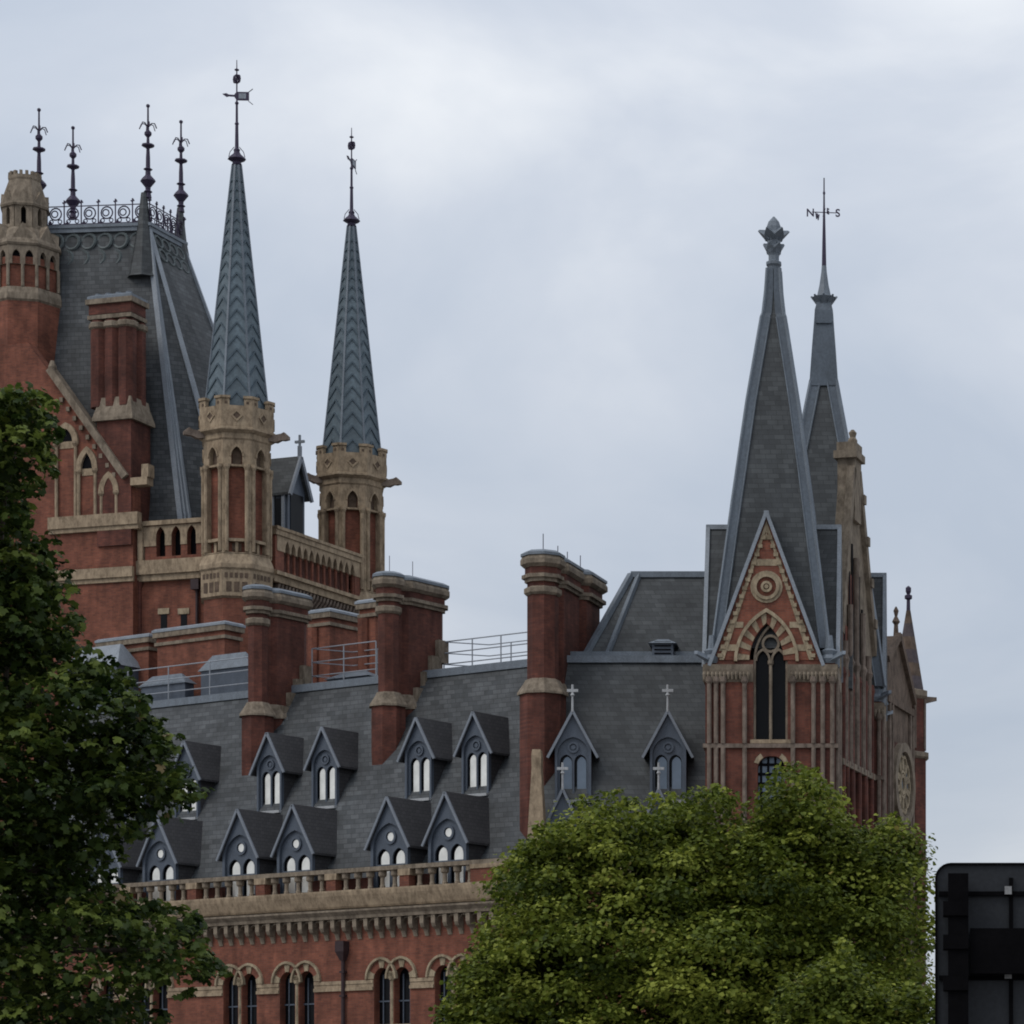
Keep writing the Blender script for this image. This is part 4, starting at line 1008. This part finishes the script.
dv = Vector(TFR); e1, e2 = Vector(BFR), Vector(BCR)
for k, wv in ((0., .34), (.085, .26), (.17, .2)): 
    q_ = e1.lerp(e2, k); m.bar(dv.lerp(q_, .0)+Vector((0, -.08, 0)), q_+Vector((.02, -.12, 0)), wv*1.25, .3, (0, -1, 0)); m.cut()
for k, wv in ((.93, .2), (1.0, .34)):
    q_ = e1.lerp(e2, k); m.bar(dv, q_+Vector((.06, -.06, 0)), wv, .22, (.6, -.6, .2)); m.cut()
m.bar(Vector(TBR), Vector(BBR), .35, .3); m.cut()
m.build_each('hip_lead', LEAD_PALE, blk)
m = M()
def rim(z0, z1, g):
    m.prismz([(TFL[0], vt_+SK-g), (TFR[0]+g, vt_-g), (TFR[0]+g, vtb+g), (TFL[0], vtb+SK+g)], z0, z1)
rim(ztp-.25, ztp+.1, .25); rim(ztp+.1, ztp+.35, .35)
m.build('roof_rim', LEAD, blk)
# lead roundels on the slope below the rim
m = M(); nf = Vector((0, -1, .06)).normalized()
def on_front(u, z): 
    t = (ztp-z)/(ztp-zb); return vt_+(vb-vt_)*t+SK*(u-TFR[0])/(TFL[0]-TFR[0])
upv = Vector((0, vt_-vb, ztp-zb)).normalized()
x = TFR[0]-.9; k = 0
while x > TFL[0]:
    for zz_, R_, dx in ((ztp-1.0, .62, 0), (ztp-2.35, .62, .5)):
        m.torus((x-dx, on_front(x, zz_)-.05, zz_), R_, .13, (1, 0, 0), upv, 14, 5)
        if dx: m.torus((x-dx, on_front(x, zz_-.2)-.05, zz_-.1), R_*.5, .1, (1, 0, 0), upv, 10, 5)
        m.cut()
    x -= 1.32
sd = (Vector(BCR)*.4+Vector(BBR)*.6-Vector(TFR)*.4-Vector(TBR)*.6).normalized()
y = vt_+.7
while y < vtb:
    for dz in (1.0, 2.2):
        p = Vector((TFR[0], y, ztp))+sd*(dz)+Vector((.08, 0, 0)); m.torus(tuple(p), .52, .12, (0, 1, 0), tuple(-sd), 12, 5); m.cut()
    y += 1.1
m.build_each('roof_roundel', plain('dull_lead', (.088, .105, .108), .6, .15, 1.5), blk)
# iron cresting
m = M(); zc0 = ztp+.35
def crest(p, q_, n):
    p, q_ = Vector(p), Vector(q_); d = (q_-p)/n; ax = d.normalized()
    for zz_ in (.1, 1.55): m.bar(p+Vector((0, 0, zz_)), q_+Vector((0, 0, zz_)), .07)
    for i in range(n+1):
        b = p+d*i; m.bar(b, b+Vector((0, 0, 2.05)), .08); m.bar(b+Vector((0, 0, 1.85))-ax*.16, b+Vector((0, 0, 1.85))+ax*.16, .08)
        m.bar(b+Vector((0, 0, 1.75))-ax*.08, b+Vector((0, 0, 2.0))+ax*.08, .1)
    for i in range(n):
        b = p+d*(i+.5)+Vector((0, 0, .95)); R_ = min(.48, d.length*.44)
        m.torus(b, R_, .06, ax, (0, 0, 1), 14, 4); m.torus(b-ax*.08, R_*.55, .055, ax, (0, 0, 1), 12, 4)
        for sg in (-1, 1): m.torus(b+ax*sg*R_*.75-Vector((0, 0, .62)), .16, .045, ax, (0, 0, 1), 8, 4)
crest((TFL[0], vt_+SK-.15, zc0), (TFR[0]+.15, vt_-.15, zc0), int((TFR[0]-TFL[0])/1.27)); crest((TFR[0]+.15, vt_-.15, zc0), (TFR[0]+.15, vtb+.1, zc0), 5); crest((TFL[0], vtb+SK+.1, zc0), (TFR[0]+.15, vtb+.1, zc0), int((TFR[0]-TFL[0])/1.27)); crest((TFL[0], vt_+SK-.15, zc0), (TFL[0], vtb+SK, zc0), 5)
m.build('iron_cresting', IRON, blk)
# four corner finials
def finial(u, v, z, tall):
    m = M()
    h = tall/100.
    m.lathe(0, 0, [(.3, -.4), (.22, 0), (.36, .1), (.2, .25), (.22, .45), (.62, .95), (.55, 1.1), (.22, 1.45), (.2, 1.8), (.38, 1.92), (.18, 2.05), (.17, 2.9), (.13, 3.55), (.2, 3.65), (.52, 3.8), (.5, 3.92), (.13, 4.0), (.11, 4.5), (.29, 4.7), (.29, 4.9), (.1, 5.1), (.08, 5.6), (.07, 6.9), (.15, 6.98), (.15, 7.12), (.03, 7.2)], 8)
    for i in range(6):
        a = pi*2*i/6+.2; c, s_ = cos(a), sin(a)
        m.tube([(0, 0, 5.3), (c*.3, s_*.3, 5.62), (c*.55, s_*.55, 5.6), (c*.72, s_*.72, 5.2)], .05, 4)
    return m
f0 = None
for (px, v, yt) in ((39, vt_+SK, 108), (148, vt_, 104), (73, vtb+SK, 126), (181, vtb, 120)):
    u_, zt2_ = L.p(px, yt, v)
    if f0 is None: f0 = finial(0, 0, 0, 100).build('roof_finial', IRON, blk, (u_, v, zt2_-7.2))
    else:
        c = f0.copy(); COL.objects.link(c); c.parent = blk; c.location = (u_, v, zt2_-7.2)
def corner_spirelet(px, v, y0, y1, hwid):
    u_, za = L.p(px, y0, v); zb_ = L.p(px, y1, v)[1]
    m = M(); m.lathe(u_, v, [(hwid, zb_), (hwid*.9, zb_+.2), (hwid*.42, zb_+(za-zb_)*.55), (.24, za)], 8); m.build('corner_spirelet', SLATE_FINE, blk)
corner_spirelet(144, vt_-.2, 193, 279, 1.4); corner_spirelet(180, vtb, 208, 285, 1.3)
# balcony on the right flank, between the turrets
def flank(m): m.tf = (0, 0, sang); return m       # x from turret to turret, y inward
zb0, zb1 = zt(566), zt(523)
m = flank(M()); m.box(2, SLn, -.9, 1., 0, zb0-.9); m.build('flank_wall', BRICK, blk)
m = flank(M()); m.box(2.2, SLn-1, -2.0, .6, zb0-.9, zb0); m.box(2.2, SLn-1, -2.25, .4, zb0-.35, zb0-.05); m.box(2.3, SLn-1, -2.1, -1.2, zb1-.55, zb1); m.box(2.3, SLn-1, -2.2, -1.1, zb1-.12, zb1+.12)
nb = 12; x0, x1 = 3.6, SLn-2.6; pt = (x1-x0)/nb
arcade(m, 2.6, SLn-1.6, zb0+1.6, zb1-.5, [(x0+pt*(i+.5), pt*.36, zb0+1.6, zb1-1.65, .8) for i in range(nb)], -2.0, -1.5)
m.build('balcony_stonework', STONE, blk)
m = flank(M())
m.box(2.4, x0, -1.95, -1.5, zb0, zb1-.55); m.box(x1, SLn-1.4, -1.95, -1.5, zb0, zb1-.55); m.build('balcony_pier', BRICK, blk); m = flank(M())
for i in range(nb+1): m.lathe(x0+pt*i, -1.75, [(.2, zb0), (.13, zb0+.3), (.13, zb0+1.5), (.2, zb0+1.7)], 6); m.cut()
m.build_each('balcony_column', BRICK, blk)
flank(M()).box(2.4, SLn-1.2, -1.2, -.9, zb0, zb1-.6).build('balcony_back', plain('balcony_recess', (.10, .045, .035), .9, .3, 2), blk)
m = flank(M())
for i in range(26): m.prismx([(-.9, zb0-.95), (-1.9, zb0-.95), (-1.8, zb0-1.3), (-1.2, zb0-2.0), (-.9, zb0-2.2)], 3+i*.5, 3.25+i*.5); m.cut()
m.build_each('balcony_bracket', STONE_PINK, blk); m = flank(M())
m.box(2.2, SLn-1.2, -1.0, -.85, zb0-2.6, zb0-2.3); m.build('flank_moulding', STONE_PINK, blk)
# slate dormer on the flank
dx_, dz1, dz0 = 8.2, zL(458, 8, 300), zL(490, 8, 300)
m = flank(M()); zf_ = zL(560, 9, 300)
m.prism([(dx_-1.2, zf_), (dx_+1.2, zf_), (dx_+1.2, dz0), (dx_, dz1-.1), (dx_-1.2, dz0)], -.1, .3); m.box(dx_-1.2, dx_+1.2, .3, 3.5, zf_, dz0); o = m.build('flank_dormer', PAINT, blk)
m = flank(M())
for sg in (-1, 1):
    A = [(dx_, -.5, dz1), (dx_+sg*1.5, -.5, dz0-.6), (dx_+sg*1.5, 3.6, dz0-.6), (dx_, 3.6, dz1)]; m.loft([A, [(x, y, z+.2) for x, y, z in A]])
m.build('dormer_roof', SLATE_FINE, o)
m = flank(M()); m.box(dx_-.14, dx_+.14, -.55, -.3, dz1, dz1+1.0); m.box(dx_-.08, dx_+.08, -.5, -.35, dz1+1.0, dz1+1.9); m.box(dx_-.1, dx_+.1, -.85, 0, dz1+1.25, dz1+1.45)
for sg in (-1, 1): m.bar((dx_, -.55, dz1+.1), (dx_+sg*1.6, -.55, dz0-.65), .2, .3)
m.build('dormer_trim', PAINT_PALE, o)
m = flank(M()); m.box(dx_-1.26, dx_-1.2, .5, 1.1, zf_+.2, dz0-.8); m.box(dx_-1.26, dx_-1.2, 1.5, 2.1, zf_+.2, dz0-.8); m.box(dx_-.9, dx_+.9, -.16, -.1, zf_+.3, dz0-.3); m.build('pane', PANE_DARK, o)
m = flank(M()); m.box(dx_-1.4, dx_-1.2, .15, .4, zf_, dz0-.5); m.box(dx_-1.4, dx_-1.2, 1.15, 1.4, zf_, dz0-.5); m.build('dormer_post', LEAD_PALE, o)

# ================================================================== TREES
def leafmat(name, lo, mid, hi, yellow):
    m, t, b = newmat(name)
    at = t.nodes.new('ShaderNodeAttribute'); at.attribute_name = 'tone'
    c = ramp(t, at.outputs['Fac'], [(0, lo), (.55, mid), (.93, hi), (1, yellow)])
    t.links.new(c, b.inputs['Base Color']); b.inputs['Roughness'].default_value = .55; b.inputs['Specular IOR Level'].default_value = .18
    tr = t.nodes.new('ShaderNodeBsdfTranslucent'); t.links.new(c, tr.inputs['Color'])
    ms = t.nodes.new('ShaderNodeMixShader'); ms.inputs[0].default_value = .36
    t.links.new(b.outputs[0], ms.inputs[1]); t.links.new(tr.outputs[0], ms.inputs[2]); t.links.new(ms.outputs[0], t.nodes['Material Output'].inputs[0])
    return m
BARK = plain('bark', (.07, .055, .042), .9, .3, 2)
OVAL = ([(-.5, 0, 0), (-.1, -.46, .12), (.25, -.30, .1), (.55, 0, 0), (.25, .30, .1), (-.1, .46, .12)], [(0, 3, 2, 1), (0, 5, 4, 3)])
def lobed():
    V = [(-.1, 0, .06)]; tips = [(-105, .5), (-52, .58), (0, .68), (52, .58), (105, .5)]; nt_ = [(-150, .26), (-78, .42), (-26, .46), (26, .46), (78, .42), (150, .26)]
    for a, r in nt_: V.append((-.1+r*cos(radians(a)), r*sin(radians(a)), .05))
    for a, r in tips: V.append((-.1+r*cos(radians(a)), r*sin(radians(a)), -.06))
    return V, [(0, 1+i, 7+i, 2+i) for i in range(5)]
LOBED = lobed()
def leaves(name, boughs, size, mat, parent, seed, density, tpl=OVAL):
    """boughs: (x,y,z,r,under). Each is a flattened spray with its leaves on the outer and upper side; under = share of leaves below"""
    rng = np.random.default_rng(seed); C = []; Dn = []; S = []; T = []
    for x, y, z, r, under in boughs:
        n = max(5, int(density*r*r/size/size)); d = rng.normal(size=(n, 3)); d /= np.linalg.norm(d, axis=1)[:, None]
        fl = (d[:, 2] < -.1) & (rng.random(n) > under); d[fl, 2] *= -1
        rad = r*(.55+.55*rng.random(n)**.7)*(1+.25*rng.normal(size=n)*.5)
        C.append(np.array([x, y, z])+d*rad[:, None]*np.array([1.05, 1.05, .85])); Dn.append(d)
        S.append(size*(.6+.75*rng.random(n))); T.append(np.clip(rng.normal(.46+rng.normal(0, .21), .18, n), 0, .93))
    C = np.concatenate(C); D = np.concatenate(Dn); S = np.concatenate(S); T = np.concatenate(T); n = len(C)
    T[rng.random(n) < .005] = 1
    nrm = D*.45+np.array([0, 0, .65])+rng.normal(size=(n, 3))*.42; nrm /= np.linalg.norm(nrm, axis=1)[:, None]
    a = D*.6+rng.normal(size=(n, 3))*.7; a[:, 2] -= .3; a -= nrm*(a*nrm).sum(1)[:, None]; a /= np.linalg.norm(a, axis=1)[:, None]; b = np.cross(nrm, a)
    tv_, tf_ = tpl; k = len(tv_); s = S[:, None]; V = np.empty((n, k, 3))
    for i, (p, q, h) in enumerate(tv_): V[:, i] = C+a*s*p+b*s*q+nrm*s*h
    me = bpy.data.meshes.new(name); nf_ = len(tf_); me.vertices.add(n*k); me.vertices.foreach_set('co', V.reshape(-1))
    me.loops.add(n*nf_*4); me.polygons.add(n*nf_)
    idx = (np.arange(n)*k)[:, None]+np.array(tf_).reshape(-1)[None]
    me.loops.foreach_set('vertex_index', idx.reshape(-1).astype(np.int32)); me.polygons.foreach_set('loop_start', (np.arange(n*nf_)*4).astype(np.int32))
    me.update(); me.validate()
    at = me.attributes.new('tone', 'FLOAT', 'POINT'); at.data.foreach_set('value', np.repeat(T, k).astype(np.float32))
    me.materials.append(mat); o = bpy.data.objects.new(name, me); COL.objects.link(o); o.parent = parent; return o
def at(px, py, Y): return ((px-CX)/FPX*Y, Y, CAMZ+(HY-py)/FPX*Y)
def trunk(parent, base, top, r, limbs, seed):
    rng = random.Random(seed); m = M(); b = Vector(base); t = Vector(top)
    def wob(p, q, n, k): return [p.lerp(q, i/n)+Vector((rng.uniform(-k, k), rng.uniform(-k, k), 0))*(0 < i < n) for i in range(n+1)]
    m.tube(wob(b, t, 6, r*.6), r, 10, r*.3)
    for e in limbs:
        e = Vector(e); s0 = b.lerp(t, rng.uniform(.35, .85)); mid = s0.lerp(e, .5)+Vector((0, 0, -(e-s0).length*.08))
        m.tube(wob(s0, mid, 3, .1)+wob(mid, e, 3, .1)[1:], r*.38, 6, r*.05)
    return m.build('trunk', BARK, parent, smooth=True)
def interp(pts, x):
    for (a, b), (c, d) in zip(pts[:-1], pts[1:]):
        if a <= x <= c: return b+(d-b)*(x-a)/(c-a)
    return 1e9
def crown(outline, y_bot, Y, depth, r0, r1, gap, seed, fill, tufts, edge_r):
    """boughs spread evenly under a measured top profile and domed in depth, looser filling behind, sprigs along the skyline"""
    rng = random.Random(seed); out = []; pts = []; x0, x1 = outline[0][0], outline[-1][0]; cxp = (x0+x1)/2
    def dome(px, py, top):
        f = min(1, (py-top)/150.); e = abs(px-cxp)/((x1-x0)/2); return depth*sqrt(max(.04, f))*sqrt(max(.08, 1-e*e))
    for i in range(6000):
        r = rng.uniform(r0, r1); rp_ = r*FPX/Y; px = rng.uniform(x0+rp_*.7, x1-rp_*.8); top = interp(outline, px)
        if top > 1e8: continue
        py = top+rp_*.8+(y_bot-top)*rng.random()
        if py > y_bot or any(abs(px-a)+1.25*abs(py-b) < gap*(.7+.5*(rp_+c)/2/((r0+r1)/2*FPX/Y)) for a, b, c in pts): continue
        pts.append((px, py, rp_)); dm = dome(px, py, top)
        out.append(at(px, py, Y-dm*rng.uniform(.55, 1.05))+(r, .12))
    for i in range(fill):
        px = rng.uniform(x0+26, x1-28); top = interp(outline, px)
        if top > 1e8: continue
        top += 22; py = top+(y_bot-top)*rng.random(); dm = dome(px, py, top); out.append(at(px, py, Y+dm*rng.uniform(-.35, .8))+(rng.uniform(r0, r1)*.95, .4))
    for i in range(tufts):
        px = rng.uniform(x0+3, x1-3); top = interp(outline, px)
        if top > 1e8: continue
        out.append(at(px, top+rng.uniform(-7, 14), Y+rng.uniform(-3, 2)*depth/7)+(rng.uniform(*edge_r), .3))
    return out
# broad tree in front of the pavilion
LEAF_A = leafmat('lime_leaves', (.030, .048, .007), (.130, .165, .022), (.29, .32, .055), (.30, .25, .07))
LEAF_B = leafmat('plane_leaves', (.014, .028, .007), (.050, .078, .015), (.15, .19, .038), (.20, .15, .07))
YA = 112.
o = empty('broadleaf_tree', at(690, 1156+1.7*FPX/YA, YA), 0, 'broad light green tree in leaf standing before the spired pavilion', 'tree')
ox = Vector(o.location)
OA = [(432, 1030), (446, 1000), (468, 978), (482, 955), (486, 930), (500, 898), (512, 852), (524, 832), (545, 822), (568, 812), (580, 795), (605, 790), (625, 782), (650, 790), (672, 792), (695, 784), (716, 780), (732, 792), (750, 822), (764, 812), (778, 775), (796, 762), (812, 770), (824, 785), (842, 806), (858, 832), (872, 838), (882, 822), (896, 816), (908, 834), (916, 858), (922, 896), (930, 960), (938, 1030)]
OA = [(x, y+(12 if x < 740 else 7)) for x, y in OA]
cl = crown(OA, 1110, YA, 7.5, .6, 1.4, 35, 3, 980, 300, (.12, .36))
cl = [(x-ox.x, y-ox.y, z-ox.z, r, q) for x, y, z, r, q in cl]
leaves('crown', cl, .18, LEAF_A, o, 11, 7.0)
trunk(o, (0, 0, 0), (0, 0, 9.0), .45, [tuple(Vector(at(px, py, YA))-ox) for px, py in ((520, 900), (600, 850), (690, 830), (790, 800), (880, 850), (560, 980), (840, 920))], 2)
# smaller, nearer tree at its foot
YC = 88.
o = empty('broadleaf_tree', at(850, 1156+1.7*FPX/YC, YC), 0, 'small bright green tree at the foot of the broad tree, beside the sign', 'tree'); ox = Vector(o.location)
OC = [(768, 1010), (780, 985), (806, 975), (830, 968), (838, 945), (848, 952), (862, 985), (890, 998), (915, 990), (932, 1000), (950, 1030)]
cl = crown(OC, 1100, YC, 3.0, .45, .9, 30, 8, 110, 90, (.1, .3))
cl = [(x-ox.x, y-ox.y, z-ox.z, r, q) for x, y, z, r, q in cl]
leaves('crown', cl, .155, LEAF_A, o, 12, 6.5)
trunk(o, (0, 0, 0), (0, 0, 3.6), .14, [tuple(Vector(at(px, py, YC))-ox) for px, py in ((800, 1010), (840, 970), (900, 1010))], 4)
# dark plane tree at the left edge
YB = 58.
o = empty('plane_tree', at(-60, 1156+1.7*FPX/YB, YB), 0, 'dark leafy plane tree at the left edge with big lobed leaves', 'tree'); ox = Vector(o.location)
BL = []
rng = random.Random(9)
EDGE = [(395, 42), (420, 46), (450, 48), (480, 40), (505, 20), (540, 32), (560, 48), (590, 62), (620, 72), (645, 60), (662, 98), (690, 126), (715, 140), (745, 160), (775, 184), (795, 188), (812, 160), (830, 136), (850, 122), (870, 112), (888, 108), (905, 150), (918, 190), (935, 186), (955, 208), (972, 216), (985, 196), (1005, 180), (1024, 172), (1060, 160)]
edge = lambda py: interp(EDGE, min(1059, max(396, py)))
def window(px, py): return (60 < px < 112 and 945 < py < 1012) or (94 < px < 138 and 852 < py < 908) or (px > 130 and 985 < py) or (40 < px < 66 and 590 < py < 620)
pts = []
for i in range(9000):
    py = rng.uniform(392, 1060); r = rng.uniform(.22, .58); rp_ = r*FPX/YB; xe = edge(py)+8*sin(py*.17)+6*sin(py*.071+1)
    px = xe-rp_*.75-(xe+150)*rng.random()
    if px < -150 or (window(px, py) and rng.random() < .93) or any(abs(px-a)+1.2*abs(py-b) < 12+(rp_+c)*.20 for a, b, c in pts): continue
    pts.append((px, py, rp_)); BL.append(at(px, max(py, 398+rp_*.5), YB-2.4*sqrt(max(0., min(1, (xe-px)/130)))*rng.uniform(.3, 1.1))+(r, .15))
for i in range(620):
    py = rng.uniform(400, 1060); xe = edge(py)-16; px = xe-(xe+150)*rng.random()
    if window(px, py) and rng.random() < .95: continue
    BL.append(at(px, max(py, 412), YB+rng.uniform(-.3, 2.6))+(rng.uniform(.3, .6), .5))
for i in range(330):
    py = rng.uniform(392, 1030); px = edge(py)+rng.gauss(-3, 9)
    if window(px, py) and rng.random() < .8: continue
    BL.append(at(px, py, YB+rng.uniform(-1.5, 1))+(rng.uniform(.06, .17), .4))
cl = [(x-ox.x, y-ox.y, z-ox.z, r, q) for x, y, z, r, q in BL]
leaves('crown', cl, .185, LEAF_B, o, 13, 6.8, LOBED)
trunk(o, (0, 0, 0), (0, 0, 13.5), .36, [tuple(Vector(at(px, py, YB))-ox) for px, py in ((20, 430), (30, 560), (60, 660), (140, 780), (90, 870), (190, 950), (120, 1000), (-20, 700))], 6)

# ================================================================== ROAD SIGN (seen from behind)
YS = 30.; s_ = YS/FPX
o = empty('road_sign', at(1040, 1156+1.7/s_, YS), 0, 'dark back of a large rounded road sign on a post at lower right', 'sign'); ox = Vector(o.location)
q = lambda px, py: (at(px, py, YS)[0]-ox.x, at(px, py, YS)[2])
x0, zt_ = q(935, 863); x1, zb_ = q(1150, 1085); R = .16
def rr(x0, x1, z0, z1, R, n=6):
    P = []
    for cx_, cz_, a0 in ((x1-R, z1-R, 0), (x0+R, z1-R, pi/2), (x0+R, z0+R, pi), (x1-R, z0+R, 3*pi/2)):
        for i in range(n+1): a = a0+pi/2*i/n; P.append((cx_+R*cos(a), cz_+R*sin(a)))
    return P
M().prism(rr(x0, x1, zb_, zt_, R), 0, .025).build('panel', SIGNM, o)
rim_ = M(); A, B = rr(x0, x1, zb_, zt_, R), rr(x0+.022, x1-.022, zb_+.022, zt_-.022, R-.02)
for i in range(len(A)): j = (i+1) % len(A); rim_.prism([A[i], A[j], B[j], B[i]], -.03, 0)
rim_.build('rim', SIGND, o)
for px in (958, 1118):
    xa_, za_ = q(px, 876); M().box(xa_-.1, xa_+.1, -.30, -.10, 0, za_).build('post', SIGND, o)
m = M()
for y in (894, 978, 1060):
    xb, z_ = q(938, y); m.box(x0+.04, x1-.04, -.055, 0, z_-.022, z_+.022); m.cut()
xr_, _ = q(1011, 900); m.box(xr_-.02, xr_+.02, -.04, 0, zb_+.05, zt_-.15); m.cut()
m.build_each('rail', SIGND, o)
m = M(); xa_, za_ = q(970, 930); xb_, zb2 = q(1100, 975); m.box(xa_, xb_, -.24, -.06, zb2, za_); m.build('rear_box', SIGND, o)  # dark box added for the dark band across the sign's back
m = M()
for y in (911, 944, 985):
    xa_, za_ = q(948, y); m.box(xa_-.05, xa_+.2, -.33, -.06, za_-.07, za_+.07); m.cut()
m.build_each('clamp', SIGND, o)
m = M()
for y in (891, 975):
    xa_, za_ = q(1008, y); m.box(xa_-.035, xa_+.035, -.09, -.055, za_-.04, za_+.04); m.cut()
m.build_each('clip', SIGNW, o)
